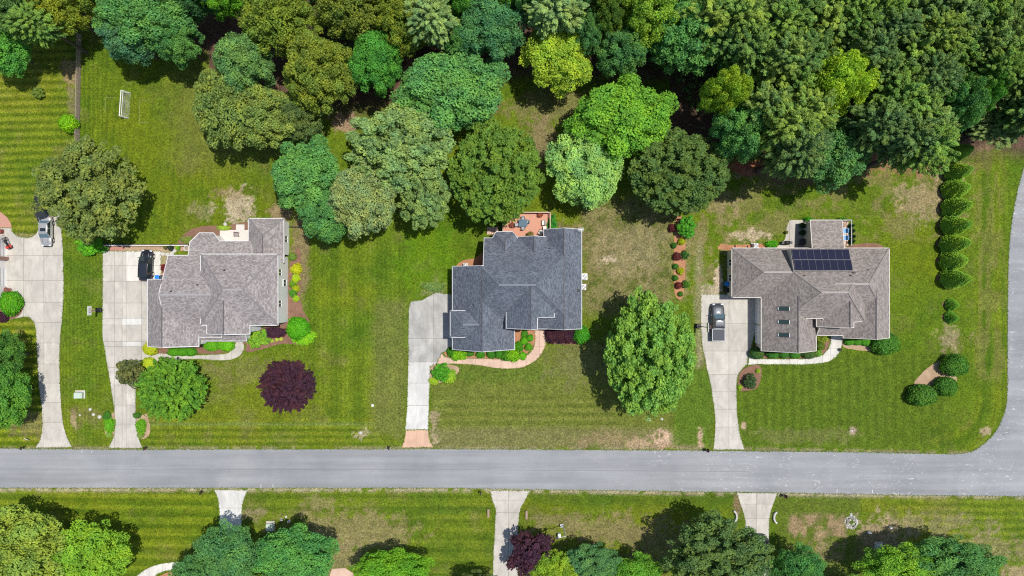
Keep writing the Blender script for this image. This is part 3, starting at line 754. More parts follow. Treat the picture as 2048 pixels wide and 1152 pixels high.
W4 = spline([(262, 1165), (276, 1150), (298, 1135.5), (329.5, 1126), (371, 1123.7), (410, 1124)], 4) + spline([(410, 1139), (369, 1138.8), (333, 1141), (312, 1150), (300, 1165)], 4)
paving("footpath", W4, [300, 325, 352, 380], [], MT['conc_new'], gap=.4)
sheet("mulch_bed", [(318, 1152), (340, 1143), (375, 1141), (400, 1142), (400, 1165), (310, 1165)], MT['mulch_red'], 0.022)
sheet("mulch_bed", [(664, 1138), (690, 1136), (706, 1146), (720, 1165), (655, 1165)], MT['peach'], 0.022)
# brick pad by the far left yard
sheet("brick_patio", [(-40, 418), (-4, 420), (14, 434), (22, 447), (23.5, 455), (-40, 455)], M("red_pavers", (0.46, 0.24, 0.18), .85, .15, 6), 0.03, thick=.03)

# planting beds
def bed(name, pts, mat, z=0.028, closed=True, n=4, lab=None):
    return sheet(name, jag(spline(pts, n, True) + [spline(pts, n, True)[0]], .5, len(pts), 4)[:-1], mat, z)
bed("mulch_bed", [(470, 676), (560, 645), (600, 640), (616, 645), (624, 662), (621, 680), (606, 689), (585, 688), (560, 688), (530, 697), (505, 703), (490, 702), (492, 690)], MT['mulch'])
bed("mulch_bed", [(576, 545), (592, 500), (600, 500), (602, 560), (600, 590), (606, 620), (618, 645), (580, 650)], MT['mulch'], .024)
bed("mulch_bed", [(305, 690), (395, 690), (400, 700), (392, 708), (350, 708), (314, 707)], MT['mulch'])
bed("mulch_bed", [(392, 670), (475, 670), (472, 690), (464, 701), (440, 706.5), (410, 707), (392, 702)], MT['mulch'], .031)
bed("mulch_bed", [(356, 486), (372, 466), (390, 456), (420, 451), (445, 452), (470, 448), (500, 446), (502, 480), (380, 494)], MT['mulch'], .024)
bed("mulch_bed", [(1000, 650), (1066, 650), (1067, 690), (1058, 702), (1044, 714), (1020, 720), (960, 716), (905, 715), (889, 709), (905, 690), (1000, 690)], MT['mulch_red'])
bed("mulch_bed", [(1092, 655), (1160, 652), (1168, 660), (1162, 686), (1095, 686)], MT['mulch'])
bed("mulch_bed", [(874, 726), (900, 729), (914, 733), (919, 740), (912, 750), (898, 758), (880, 766), (868, 766), (861, 760), (860, 738)], MT['straw'])
bed("mulch_bed", [(1351, 440), (1366, 440), (1371, 500), (1367, 590), (1351, 592), (1347, 540)], MT['mulch_red'])
bed("mulch_bed", [(1498, 690), (1530, 700), (1600, 700), (1640, 680), (1659, 676), (1656, 694), (1648, 706), (1636, 712), (1610, 716), (1540, 716), (1504, 714)], MT['mulch'], .024)
bed("mulch_bed", [(1686, 672), (1760, 668), (1760, 692), (1740, 702), (1710, 699), (1687, 694)], MT['straw'], .024)
bed("mulch_bed", [(1478, 750), (1486, 739), (1500, 732), (1517, 730), (1523, 740), (1521, 760), (1512, 777), (1490, 782), (1476, 778)], MT['mulch'])
bed("mulch_bed", [(1845, 745), (1872, 725), (1890, 722), (1912, 748), (1905, 780), (1860, 785), (1828, 770)], MT['straw'])
bed("mulch_bed", [(1440, 490), (1446, 488), (1468, 490), (1530, 487), (1570, 488), (1570, 500), (1446, 500)], MT['mulch_red'], .024)
bed("mulch_bed", [(1700, 490), (1735, 486), (1757, 488), (1765, 496), (1700, 498)], MT['mulch'], .024)
bed("mulch_bed", [(915, 528), (930, 520), (950, 516), (968, 505), (968, 540), (915, 540)], MT['mulch_red'], .024)
bed("mulch_bed", [(209, 845), (214, 835), (231, 824), (232, 850), (226, 872), (212, 872)], MT['straw'], .024)
bed("mulch_bed", [(270, 828), (290, 832), (300, 850), (298, 870), (285, 878), (276, 870), (271, 850)], MT['straw'], .024)
bed("mulch_bed", [(0, 590), (20, 582), (46, 605), (38, 632), (0, 640), (-20, 610)], MT['mulch'], .038)
for (x, y) in [(1893, 306), (1893, 345), (1891, 380), (1889, 414), (1887, 450), (1885, 487), (1885, 521), (1886, 556), (1898, 609), (1897, 634)]:
    bed("tree_ring", [(x - 14, y), (x, y - 11), (x + 15, y), (x, y + 11)], MT['mulch'], .02)
# ---------------------------------------------------------------- houses
KU = 1.0 / PPM          # plan units are photograph pixels at ground level, origin under the camera
class House:
    def __init__(self, name, cx, cy, label, roofmat, wallmat, p=0.0638):
        self.root = empty(name, cx * KU, -cy * KU, 0, label=label, cat="house")
        self.cx, self.cy = cx, cy; self.blocks = []; self.darkmat = MT['ridge_dark']; self.tw = 0.105; self.rm = roofmat; self.wm = wallmat; self.p = p
    def L(self, u, v, z):
        return ((u - self.cx) * KU, -(v - self.cy) * KU, z)
    def block(self, foot, planes, base=0.0, wall=True, fascia=True, mat=None, inset=3.0, caps=True):
        """foot: plan polygon; planes: (kind, line, eave height[, pitch m per unit])"""
        ps = []
        for pl in planes:
            k, d, he = pl[:3]; p = pl[3] if len(pl) > 3 else self.p
            if k == 'N': ps.append((0, p, he - p * d))
            elif k == 'S': ps.append((0, -p, he + p * d))
            elif k == 'W': ps.append((p, 0, he - p * d))
            elif k == 'E': ps.append((-p, 0, he + p * d))
            elif k == 'G': ps.append(d)      # explicit (a, b, c)
        self.blocks.append(dict(foot=foot, planes=ps, base=base, wall=wall, fascia=fascia, mat=mat, inset=inset + 0.1 * len(self.blocks), bias=0.006 * len(self.blocks), caps=caps))
        return self.blocks[-1]
    @staticmethod
    def hgt(b, u, v):
        return min(a * u + c * v + e for a, c, e in b['planes']) + b['bias']
    def hidden(self, b, u, v, z, tol=0.02, later=0.02):
        bi = next(i for i, o in enumerate(self.blocks) if o is b)
        for i, o in enumerate(self.blocks):
            if o is b: continue
            if inside(o['foot'], u, v) and self.hgt(o, u, v) > z + (later if i > bi else tol): return True
        return False
    def finish(self, trimmat=None):
        trimmat = trimmat or MT['trim']
        for b in self.blocks:
            mb = MB(); edges = {}
            for i, P in enumerate(b['planes']):
                poly = list(b['foot'])
                for j, Q in enumerate(b['planes']):
                    if i == j: continue
                    poly = clip_half(poly, Q[0] - P[0], Q[1] - P[1], Q[2] - P[2])
                    if len(poly) < 3: break
                if len(poly) < 3 or area(poly) < 1: continue
                z = [P[0] * u + P[1] * v + P[2] + b['bias'] for u, v in poly]
                top = [self.L(u, v, zz) for (u, v), zz in zip(poly, z)]
                # uv: along the eave, up the slope
                g = Vector((P[0], -P[1])); sl = g.length * PPM
                if sl < 1e-6: gd = Vector((0, 1))
                else: gd = g.normalized()
                ed = Vector((gd.y, -gd.x)); k = math.sqrt(1 + sl * sl)
                off = 3.7 * i + 1.3 * len(mb.f)
                uvt = [(t[0] * ed.x + t[1] * ed.y + off, (t[0] * gd.x + t[1] * gd.y) * k + off) for t in top]
                a = sum(top[q][0] * top[(q + 1) % len(top)][1] - top[(q + 1) % len(top)][0] * top[q][1] for q in range(len(top)))
                if a < 0: top = top[::-1]; uvt = uvt[::-1]
                n = len(top); bot = [(x, y, zz - 0.16) for x, y, zz in top]
                mb.add(top, [tuple(range(n))], 0, uvs=[uvt])
                mb.add(bot[::-1], [tuple(range(n))], 1, uvs=[[(0, 0)] * n])
                for q in range(len(poly)):
                    r, s_ = poly[q], poly[(q + 1) % len(poly)]
                    key = tuple(sorted([(round(r[0], 2), round(r[1], 2)), (round(s_[0], 2), round(s_[1], 2))]))
                    edges.setdefault(key, []).append(i)
            # open rim closed by the fascia, plus a thin rim of roof itself
            F = b['foot']
            for q in range(len(F)):
                r, s_ = F[q], F[(q + 1) % len(F)]; N = 24
                for t in range(N):
                    a_ = (r[0] + (s_[0] - r[0]) * t / N, r[1] + (s_[1] - r[1]) * t / N); c_ = (r[0] + (s_[0] - r[0]) * (t + 1) / N, r[1] + (s_[1] - r[1]) * (t + 1) / N)
                    za, zc = self.hgt(b, *a_), self.hgt(b, *c_)
                    mb.add([self.L(*a_, za), self.L(*c_, zc), self.L(*c_, zc - .16), self.L(*a_, za - .16)], [(0, 1, 2, 3)], 1, uvs=[[(0, 0)] * 4])
            mb.build("roof", [b['mat'] or self.rm, MT['white']], self.root)
            # ridge and hip caps
            if b['caps']:
                for key, pl in edges.items():
                    if len(pl) != 2: continue
                    cap = MB()
                    P, Q = b['planes'][pl[0]], b['planes'][pl[1]]
                    (u0, v0), (u1, v1) = key; N = max(2, int(math.hypot(u1 - u0, v1 - v0) / 4)); lv = abs((P[0] * u0 + P[1] * v0) - (P[0] * u1 + P[1] * v1)) < 0.05
                    run = []; ew = abs(u1 - u0) > abs(v1 - v0)
                    for t in range(N + 1):
                        u = u0 + (u1 - u0) * t / N; v = v0 + (v1 - v0) * t / N; z = self.hgt(b, u, v)
                        if self.hidden(b, u, v, z, 0.02, -0.04): 
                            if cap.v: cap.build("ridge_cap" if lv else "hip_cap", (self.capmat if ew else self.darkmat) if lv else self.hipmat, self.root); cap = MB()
                            run = []
                        else:
                            p = self.L(u, v, z + 0.012)
                            if run: cap.bar(run[-1], p, (0.28 if ew else 0.12) if lv else 0.2, 0.05)
                            run = [p]
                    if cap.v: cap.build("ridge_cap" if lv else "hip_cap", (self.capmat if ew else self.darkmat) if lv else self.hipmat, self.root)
            # fascia and gutters
            if b['fascia']:
                for q in range(len(F)):
                    fm = MB()
                    r, s_ = F[q], F[(q + 1) % len(F)]; Ln = math.hypot(s_[0] - r[0], s_[1] - r[1]); N = max(2, int(Ln / 2.5))
                    for t in range(N):
                        a_ = (r[0] + (s_[0] - r[0]) * t / N, r[1] + (s_[1] - r[1]) * t / N); c_ = (r[0] + (s_[0] - r[0]) * (t + 1) / N, r[1] + (s_[1] - r[1]) * (t + 1) / N)
                        m_ = ((a_[0] + c_[0]) / 2, (a_[1] + c_[1]) / 2)
                        za, zc = self.hgt(b, *a_), self.hgt(b, *c_)
                        nx_, ny_ = -(s_[1] - r[1]) / Ln, (s_[0] - r[0]) / Ln
                        if inside(F, m_[0] + nx_, m_[1] + ny_): nx_, ny_ = -nx_, -ny_
                        if self.hidden(b, m_[0] + nx_ * 1.2, m_[1] + ny_ * 1.2, (za + zc) / 2, -.22, -.22) or self.hidden(b, m_[0], m_[1], (za + zc) / 2):
                            if fm.v: fm.build("fascia", trimmat, self.root); fm = MB()
                            continue
                        fm.bar(self.L(*a_, za - .07), self.L(*c_, zc - .07), self.tw, 0.2)
                    if fm.v: fm.build("fascia", trimmat, self.root)
            # walls
            if b['wall']:
                ins = b['inset']
                a = sum(F[q][0] * F[(q + 1) % len(F)][1] - F[(q + 1) % len(F)][0] * F[q][1] for q in range(len(F)))
                sg = 1 if a > 0 else -1
                lines = []
                for q in range(len(F)):
                    r, s_ = F[q], F[(q + 1) % len(F)]; L_ = math.hypot(s_[0] - r[0], s_[1] - r[1]); nx, ny = -(s_[1] - r[1]) / L_ * sg, (s_[0] - r[0]) / L_ * sg
                    lines.append((r[0] + nx * ins, r[1] + ny * ins, s_[0] - r[0], s_[1] - r[1]))
                pts = []
                for q in range(len(F)):
                    x1, y1, dx1, dy1 = lines[q - 1]; x2, y2, dx2, dy2 = lines[q]; D = dx1 * dy2 - dy1 * dx2
                    if abs(D) < 1e-6: pts.append((x2, y2)); continue
                    t = ((x2 - x1) * dy2 - (y2 - y1) * dx2) / D; pts.append((x1 + dx1 * t, y1 + dy1 * t))
                for q in range(len(pts)):
                    r, s_ = pts[q], pts[(q + 1) % len(pts)]; L_ = math.hypot(s_[0] - r[0], s_[1] - r[1]); N = max(1, int(L_ / 3))
                    wm = MB()
                    for t in range(N):
                        a_ = (r[0] + (s_[0] - r[0]) * t / N, r[1] + (s_[1] - r[1]) * t / N); c_ = (r[0] + (s_[0] - r[0]) * (t + 1) / N, r[1] + (s_[1] - r[1]) * (t + 1) / N)
                        m_ = ((a_[0] + c_[0]) / 2, (a_[1] + c_[1]) / 2)
                        za, zc = self.hgt(b, *a_) - .17, self.hgt(b, *c_) - .17
                        if self.hidden(b, m_[0], m_[1], (za + zc) / 2 + .5):
                            if wm.v: wm.build("wall", self.wm, self.root); wm = MB()
                            continue
                        wm.add([self.L(*a_, b['base']), self.L(*c_, b['base']), self.L(*c_, zc), self.L(*a_, za)], [(0, 1, 2, 3)] if sg < 0 else [(3, 2, 1, 0)])
                    if wm.v: wm.build("wall", self.wm, self.root)
    def window(self, u, v, z, w, h, face, kind='window'):
        """frame proud of the wall and pane as its sub-part; face is the outward side"""
        fr = MB(); gl = MB(); d = {'N': (0, -1), 'S': (0, 1), 'W': (-1, 0), 'E': (1, 0)}[face]
        def P(t, zz, o): # t metres along the wall
            uu = u + (t * PPM if d[0] == 0 else 0) + d[0] * o * PPM; vv = v + (t * PPM if d[1] == 0 else 0) + d[1] * o * PPM
            return self.L(uu, vv, zz)
        for (t0, z0, t1, z1) in ((-w / 2, z, w / 2, z), (-w / 2, z + h, w / 2, z + h), (-w / 2, z, -w / 2, z + h), (w / 2, z, w / 2, z + h), (0, z, 0, z + h)):
            if kind != 'window' and t0 == 0: continue
            fr.bar(P(t0, z0, .04), P(t1, z1, .04), 0.09, 0.09)
        f = fr.build(kind, MT['white'], self.root)
        a, b_, c, e = P(-w / 2, z, .02), P(w / 2, z, .02), P(w / 2, z + h, .02), P(-w / 2, z + h, .02)
        gl.add([a, b_, c, e], [(0, 1, 2, 3), (3, 2, 1, 0)][:1])
        if kind == 'window': gl.build("pane", MT['glass'], f)
        elif kind == 'garage_door':
            pn = MB()
            for k in range(4):
                z0 = z + h * k / 4 + .03; z1 = z + h * (k + 1) / 4 - .03
                pn = MB(); pn.add([P(-w / 2, z0, .05), P(w / 2, z0, .05), P(w / 2, z1, .05), P(-w / 2, z1, .05)], [(0, 1, 2, 3)]); pn.build("panel", MT['white'], f)
        else: gl.build("door_panel", MT['deckred'] if kind == 'front_door' else MT['white'], f)
        return f
    def vent(self, u, v, b, dark=True, r=.06, h=.4):
        z = max(self.hgt(o, u, v) for o in self.blocks if inside(o['foot'], u, v))
        mb = MB(); x, y, _ = self.L(u, v, 0)
        mb.cyl((x, y, z - .1), r, h + .1, 8); mb.cyl((x, y, z - .02), r * 2.2, .06, 10)
        mb.build("vent_pipe", MT['black'] if dark else MT['lgrey'], self.root)
    def boxvent(self, u, v, sx=.35, sy=.3, h=.16, mat=None):
        z = max(self.hgt(o, u, v) for o in self.blocks if inside(o['foot'], u, v))
        mb = MB(); x, y, _ = self.L(u, v, 0); mb.box((x, y, z + h / 2 - .05), (sx, sy, h + .1), taper=.8)
        mb.build("roof_vent", mat or MT['black'], self.root, bevel=.02)

def rect(x0, x1, y0, y1): return [(x0, y0), (x1, y0), (x1, y1), (x0, y1)]

# --- first house: grey-mauve shingles, white siding
h1 = House("house", -570, 20, "white-sided two-storey house with speckled grey-mauve shingle roof, behind the black SUV", MT['sh1'], MT['siding'])
h1.capmat = MT["sh1cap"] = M("grey_mauve_ridge_shingles", (0.30, 0.28, 0.28), .9, .25, 9); h1.hipmat = M("grey_mauve_hip_shingles", (0.20, 0.185, 0.19), .9, .25, 9)
h1.block(rect(-702, -603, -16.5, 112.5), [('W', -702, 3.9, .045), ('E', -603, 3.9, .030)])                                  # garage wing
h1.block([(-662, -63), (-560, -63), (-560, 95), (-662, 95)], [('N', -63, 3.9, .036), ('S', 88, 3.9, .036)])                 # cross wing
h1.block(rect(-592, -444.6, -64.6, 71), [('N', -64.6, 5.2, .036), ('S', 71, 5.2, .036), ('W', -592, 5.2, .044), ('E', -444.6, 5.2, .044)])   # main
h1.block(rect(-580, -498, -5, 87.5), [('W', -580, 5.2, .042), ('E', -498, 5.2, .042)])                                      # front gable
h1.block(rect(-609, -515, 60, 103), [('S', 103, 3.0, .04)], caps=False)                               # porch roof
h1.block(rect(-511, -442, -135, -50), [('N', -135, 3.2, .042), ('W', -511, 3.2, .042), ('E', -442, 3.2, .042)])                   # back wing
h1.block([(-623, -89), (-606, -107), (-579, -107), (-565, -91), (-500, -91), (-500, -60), (-555, -30), (-623, -30)], [('N', -110, 3.1, .017)], caps=False)
h1.finish()
for (v, z) in ((-30, 3.2), (30, 3.2), (-10, 1.0)): h1.window(-447.6, v, z, 1.0, 1.4, 'E')
h1.window(-445.2, -96, 1.0, 1.0, 1.3, 'E')
for u in (-685, -630): h1.window(u, 109.5, 1.0, 1.3, 1.3, 'S')
for u in (-560, -520): h1.window(u, 84.5, 3.3, 1.1, 1.4, 'S')
h1.window(-470, 68, 1.0, 1.6, 1.5, 'S'); h1.window(-470, 68, 3.4, 1.2, 1.3, 'S'); h1.window(-530, 84.5, .1, 1.0, 2.1, 'S', 'front_door')
for v in (8, 45, 82): h1.window(-699, v, .05, 2.6, 2.2, 'W', 'garage_door')
h1.vent(-540, -33, 0); h1.vent(-640, 6, 0)
h1.boxvent(-593, -6, .25, .25, .2)

# --- second house: slate blue-grey hips and gables
h2 = House("house", 10, 10, "house with dark slate-blue shingle roof and red deck behind, in the middle of the row", MT['sh2'], MT['brick'])
h2.capmat = M("slate_ridge_shingles", (0.17, 0.185, 0.21), .9, .25, 9); h2.hipmat = M("slate_hip_shingles", (0.115, 0.13, 0.155), .9, .25, 9); h2.tw = .09
e2 = 3.3
h2.block([(-54, -97), (135, -97), (135, 79), (-54, 79)], [('N', -97, e2), ('S', 86, e2), ('W', -115.5, e2), ('E', 135, e2)])
h2.block(rect(-115.5, 4.9, -41.8, 119), [('W', -115.5, e2), ('E', 4.9, e2), ('N', -97, e2)])
h2.block(rect(61.5, 135, -113.6, 79), [('W', 61.5, e2), ('E', 135, e2)])
h2.block(rect(11.5, 72, -99, -50), [('W', 11.5, e2), ('E', 72, e2)])
h2.block([(-38, -97), (-30, -109), (1, -109), (11, -97), (11, -66), (-38, -66)], [('N', -110, e2 + .1), ('W', -38, e2 + .1), ('E', 11, e2 + .1)])
h2.block([(-11, -50), (80, -50), (80, 55), (47, 55), (47, 76), (-11, 76)], [('W', -11, 6.0), ('E', 80, 6.0), ('N', -55, 6.0)])
h2.block(rect(19, 49, 52, 79), [('S', 81, 4.2, .05), ('W', -20, 4.2, .05)])
h2.block(rect(49, 70, 52, 66), [('S', 68, 3.6, .05)], caps=False)
h2.block(rect(-117.5, -58, 42.7, 94), [('N', 42.7, 5.1), ('S', 94, 5.1), ('W', -117.5, 5.1)])
h2.finish(MT['lgrey'])
for v in (10, 30, 107): h2.window(-112.5, v, 1.2, .9, 1.2, 'W')
h2.window(-112.5, 68, .05, 4.6, 2.2, 'W', 'garage_door'); h2.window(-88, 116, 1, 1.2, 1.4, 'S'); h2.window(-30, 116, 1, 1.2, 1.4, 'S')
for u in (80, 115): h2.window(u, 76, 1, 1.1, 1.5, 'S')
for v in (-80, -20, 40): h2.window(132, v, 1, 1.1, 1.5, 'E')
h2.window(56, 63, .1, 1.0, 2.1, 'S', 'front_door'); h2.window(20, 73, 3.6, 1.2, 1.3, 'S')
for (px, py) in ((911, 554.5), (936, 551), (948, 609), (1101, 496)):
    h2.vent((px - 1024) * .95, (py - 576) * .95, 0)
h2.boxvent((1156 - 1024) * .965, 5, .45, .45, .2)

# --- third house: taupe shingles, solar panels
h3 = House("house", 620, 10, "beige house with taupe hip roof, solar panels and skylights, beside the pickup truck", MT['sh3'], MT['siding_b'])
h3.capmat = M("taupe_ridge_shingles", (0.33, 0.30, 0.28), .9, .2, 9); h3.hipmat = M("taupe_hip_shingles", (0.25, 0.225, 0.205), .9, .2, 9); h3.tw = .09
e3 = 3.0
h3.block(rect(427, 572, -77.7, 18.4), [('N', -77.7, e3), ('S', 18.4, e3), ('W', 427, e3)])
h3.block([(484, -77.7), (650, -77.7), (700, 0), (690, 92), (591, 92), (591, 58), (484, 58)], [('N', -77.7, e3), ('S', 94, e3), ('W', 484, e3), ('E', 704, e3)])
h3.block(rect(600, 733, -77.7, 63), [('N', -77.7, e3), ('S', 63, e3), ('E', 733, e3)])
h3.block(rect(643, 733, 5, 97), [('W', 643, e3), ('E', 733, e3)])
h3.block([(583, 8), (674, 8), (674, 64), (640, 64), (640, 74), (583, 74)], [('W', 583, 4.5), ('E', 674, 4.5)])
h3.block(rect(484, 591, 14, 122), [('W', 484, e3), ('E', 591, e3)])
h3.block(rect(627, 652, 60, 75), [('S', 76, 4.0, .03)], caps=False)
dorm = h3.block(rect(529, 648, -76, -31), [('N', -76, 5.15, .026)], caps=False, base=2.8, inset=1, fascia=False)
h3.block(rect(579, 641, -132, -72), [('N', -132, 3.0, .012)], caps=False, wall=False)
h3.finish(MT['beige'])
for (px, py) in ((1604, 552), (1703, 546), (1696, 551), (1736, 540)):
    h3.vent((px - 1024) * .945, (py - 576) * .945, 0, True, .06)
h3.boxvent((1706 - 1024) * .945, (546 - 576) * .945, .3, .2, .2)
for v in (50, 54): h3.boxvent(1774.5 * .965 - 1024 * .965, v, .3, .18, .12, MT['grey'])
h3.window(487, 40, .05, 4.6, 2.3, 'W', 'garage_door'); h3.window(487, 92, .05, 2.6, 2.3, 'W', 'garage_door')
for v in (-50, -20): h3.window(430, v, 1, 1.0, 1.4, 'W')
for u in (510, 560): h3.window(u, 119, 1, 1.2, 1.5, 'S')
for u in (670, 705): h3.window(u, 94, 1, 1.2, 1.5, 'S')
h3.window(615, 89, .1, 1.0, 2.1, 'S', 'front_door'); h3.window(620, 71, 4.6, 1.1, 1.0, 'S')
for u in (455, 700): h3.window(u, -74.7, 1, 1.2, 1.4, 'N')
# skylights on the west slope of the garage wing
for py in (617, 643.5, 669.5):
    b = h3.blocks[5]; u = (1564.7 - 1024) * .955; v = (py - 576) * .955
    fr = MB(); gl = MB(); w, hh = .62, .27
    c = [(u - w * PPM, v - hh * PPM), (u + w * PPM, v - hh * PPM), (u + w * PPM, v + hh * PPM), (u - w * PPM, v + hh * PPM)]
    q = [Vector(h3.L(a, d, h3.hgt(b, a, d) + .08)) for a, d in c]
    for i in range(4): fr.bar(q[i], q[(i + 1) % 4], .10, .14)
    f = fr.build("skylight", MT['lgrey'] if py == 0 else MT['dgrey'], h3.root)
    gl.add([tuple(x) for x in q], [(3, 2, 1, 0)]); gl.build("pane", m_glass("skylight_glass", (0.03, 0.06, 0.05), .1) if py == 617 else bpy.data.materials["skylight_glass"], f)
    ca = MB()
    for e in (0, 1): ca.bar(q[0 if e == 0 else 1] + Vector((0, 0, .05)), q[3 if e == 0 else 2] + Vector((0, 0, .05)), .09, .05)
    ca.build("flashing", MT['lgrey'], f)

# solar array: 2 rows of 8 framed panels on the low dormer roof
def m_solar():
    m, nt, bs = newmat("solar_cells")
    co = nt.nodes.new("ShaderNodeTexCoord").outputs["UV"]
    br = nt.nodes.new("ShaderNodeTexBrick"); br.offset = 0; br.inputs["Scale"].default_value = 1
    br.inputs["Brick Width"].default_value = 1 / 6; br.inputs["Row Height"].default_value = 1 / 10; br.inputs["Mortar Size"].default_value = .006
    br.inputs["Color1"].default_value = (.008, .009, .022, 1); br.inputs["Color2"].default_value = (.012, .012, .030, 1); br.inputs["Mortar"].default_value = (.04, .04, .07, 1)
    nt.links.new(co, br.inputs[0]); nt.links.new(br.outputs[0], bs.inputs["Base Color"]); bs.inputs["Roughness"].default_value = .12
    return m
ms = m_solar()
arr = empty("solar_array", 0, 0, label="dark blue solar array of sixteen framed panels on the taupe roof", cat="solar panels")
b = h3.blocks[7]
for r in range(2):
    for c in range(8):
        u0 = 530.5 + c * 13.55 + r * 1.0; u1 = u0 + 13.4; v0 = -73.5 + r * 20.3; v1 = v0 + 20.0
        pts = [(u0, v0), (u1, v0), (u1, v1), (u0, v1)]
        q = []
        for a, d in pts:
            p = h3.L(a, d, h3.hgt(b, a, d) + .14); q.append(Vector((p[0] + h3.cx * KU, p[1] - h3.cy * KU, p[2])))
        mb = MB()
        for i in range(4): mb.bar(q[i], q[(i + 1) % 4], .035, .05)
        fr = mb.build("panel", MT['frame'], arr)
        mc = MB(); mc.add([tuple(x) for x in q], [(3, 2, 1, 0)], uvs=[[(0, 0), (1, 0), (1, 1), (0, 1)]]); mc.build("cells", ms, fr)
mb = MB()
for v in (-68, -58, -48, -38):
    p0 = h3.L(534, v, h3.hgt(b, 534, v) + .06); p1 = h3.L(638, v, h3.hgt(b, 638, v) + .06); o = Vector((h3.cx * KU, -h3.cy * KU, 0))
    mb.bar(Vector(p0) + o, Vector(p1) + o, .05, .05)
mb.build("rail", MT['grey'], arr)

# --- garage front of the house cut off by the left edge of the photograph
hl = House("house", -1080, 20, "house at the left edge of which only garage doors beside the wide drive show", MT['sh1'], MT['siding']); hl.capmat = hl.hipmat = MT['sh1cap']
hl.block(rect(-1190, -1011, -105, 25), [('W', -1190, 2.9), ('E', -1011, 2.9), ('N', -105, 2.9), ('S', 25, 2.9)], inset=1)
hl.finish()
for v in (-78, -22): hl.window(-1012, v, .05, 2.9, 2.3, 'E', 'garage_door')
mb = MB(); x, y, _ = hl.L(-1009, -59, 0); mb.box((x, y, 1.2), (.5, .5, 2.4)); mb.build("brick_pier", MT['brick'], hl.root)
# ---------------------------------------------------------------- foliage meshes (shared between trees of a kind)
def quads_mesh(name, C, N, S, asp, tone, mat, up=None):
    """C centres, N normals, S sizes, asp aspect, tone per leaf"""
    n = len(C)
    N = N / np.maximum(np.linalg.norm(N, axis=1, keepdims=True), 1e-6)
    r = np.random.RandomState(n + 17)
    if up is None:
        t = r.normal(size=(n, 3))
    else: t = up + r.normal(size=(n, 3)) * 0.25
    U = np.cross(N, t); U /= np.maximum(np.linalg.norm(U, axis=1, keepdims=True), 1e-6)
    V = np.cross(N, U)
    s = S[:, None]; 
    fold = N * s * 0.28
    P = np.empty((n, 4, 3), np.float32)
    P[:, 0] = C - V * s * asp; P[:, 1] = C + U * s * .62 - fold; P[:, 2] = C + V * s * asp; P[:, 3] = C - U * s * .62 - fold
    me = bpy.data.meshes.new(name)
    me.vertices.add(4 * n); me.vertices.foreach_set("co", P.ravel())
    me.loops.add(4 * n); me.loops.foreach_set("vertex_index", np.arange(4 * n, dtype=np.int32))
    me.polygons.add(n); me.polygons.foreach_set("loop_start", np.arange(0, 4 * n, 4, dtype=np.int32))
    me.update(calc_edges=True)
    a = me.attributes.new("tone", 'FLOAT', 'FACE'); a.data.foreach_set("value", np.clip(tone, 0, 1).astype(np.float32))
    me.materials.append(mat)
    return me

def crown_mesh(name, seed, R=6.0, Rz=4.6, nclump=70, per=150, leaf=0.30, clump=(0.20, 0.32), lobes=0.16, elong=1.0, mat='leaf', low=-0.35, asp=1.0, spread=0.55, core=900, cone=0.0, flat=0.75, ctr=.3, jit=1.0):
    r = np.random.RandomState(seed)
    ph = r.rand(6) * 6.28; am = r.rand(6)
    def rad(az):
        return 1 + lobes * sum(am[k] * np.cos((k + 2) * az + ph[k]) for k in range(6)) / 1.8
    C = []; N = []; S = []; T = []; U = []
    # evenly scattered clump directions
    k = np.arange(nclump) + 0.5
    z = 1 - (1 - low) * k / nclump; az = k * 2.39996 + r.rand() * 6.28
    for i in range(nclump):
        zz = np.clip(z[i] + r.normal() * .05 * jit, low, 1); a = az[i] + r.normal() * .12 * jit
        hr = math.sqrt(max(0, 1 - zz * zz))
        if cone: hr = (1 - zz) ** .8 * .75 + .12; 
        inn = r.uniform(0.68, 0.90) if r.rand() < .75 else r.uniform(.45, .7)
        d = np.array([math.cos(a) * hr, math.sin(a) * hr, zz])
        cr = r.uniform(*clump) * R
        rr = rad(a)
        c = np.array([d[0] * R * rr * inn, d[1] * R * rr * inn, d[2] * Rz * (inn + .06)])
        n = int(per * (cr / (R * np.mean(clump))) ** 2)
        q = r.normal(size=(n, 3)); q /= np.linalg.norm(q, axis=1, keepdims=True)
        q[:, 2] = np.where(q[:, 2] < -.25, -q[:, 2], q[:, 2])
        sh = r.uniform(.72, 1.05, size=(n, 1))
        dn = d / max(1e-6, np.linalg.norm(d))
        p = q * sh * cr; p[:, 2] *= flat
        if elong != 1.0:
            al = (p @ dn)[:, None] * dn; p = al * elong + (p - al) * (1 / elong ** .5)
        C.append(c + p); N.append(q * 1.0 + r.normal(size=(n, 3)) * spread + np.array([0.12, 0.05, .75]))
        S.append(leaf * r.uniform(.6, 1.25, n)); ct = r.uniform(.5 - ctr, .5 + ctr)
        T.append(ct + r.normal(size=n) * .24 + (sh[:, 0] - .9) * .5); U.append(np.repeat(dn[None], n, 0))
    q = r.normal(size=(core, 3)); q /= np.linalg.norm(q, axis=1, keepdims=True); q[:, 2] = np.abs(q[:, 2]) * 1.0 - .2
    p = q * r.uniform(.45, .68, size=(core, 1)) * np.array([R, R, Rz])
    C.append(p); N.append(q + r.normal(size=(core, 3)) * .3); S.append(leaf * 3.2 * r.uniform(.7, 1.3, core)); T.append(r.uniform(0.0, .25, core)); U.append(q)  # inner leaves toned dark: shade in the crown gaps is put into colour
    return quads_mesh(name, np.concatenate(C), np.concatenate(N), np.concatenate(S), asp, np.concatenate(T), MT[mat], np.concatenate(U) if asp > 1.4 else None)

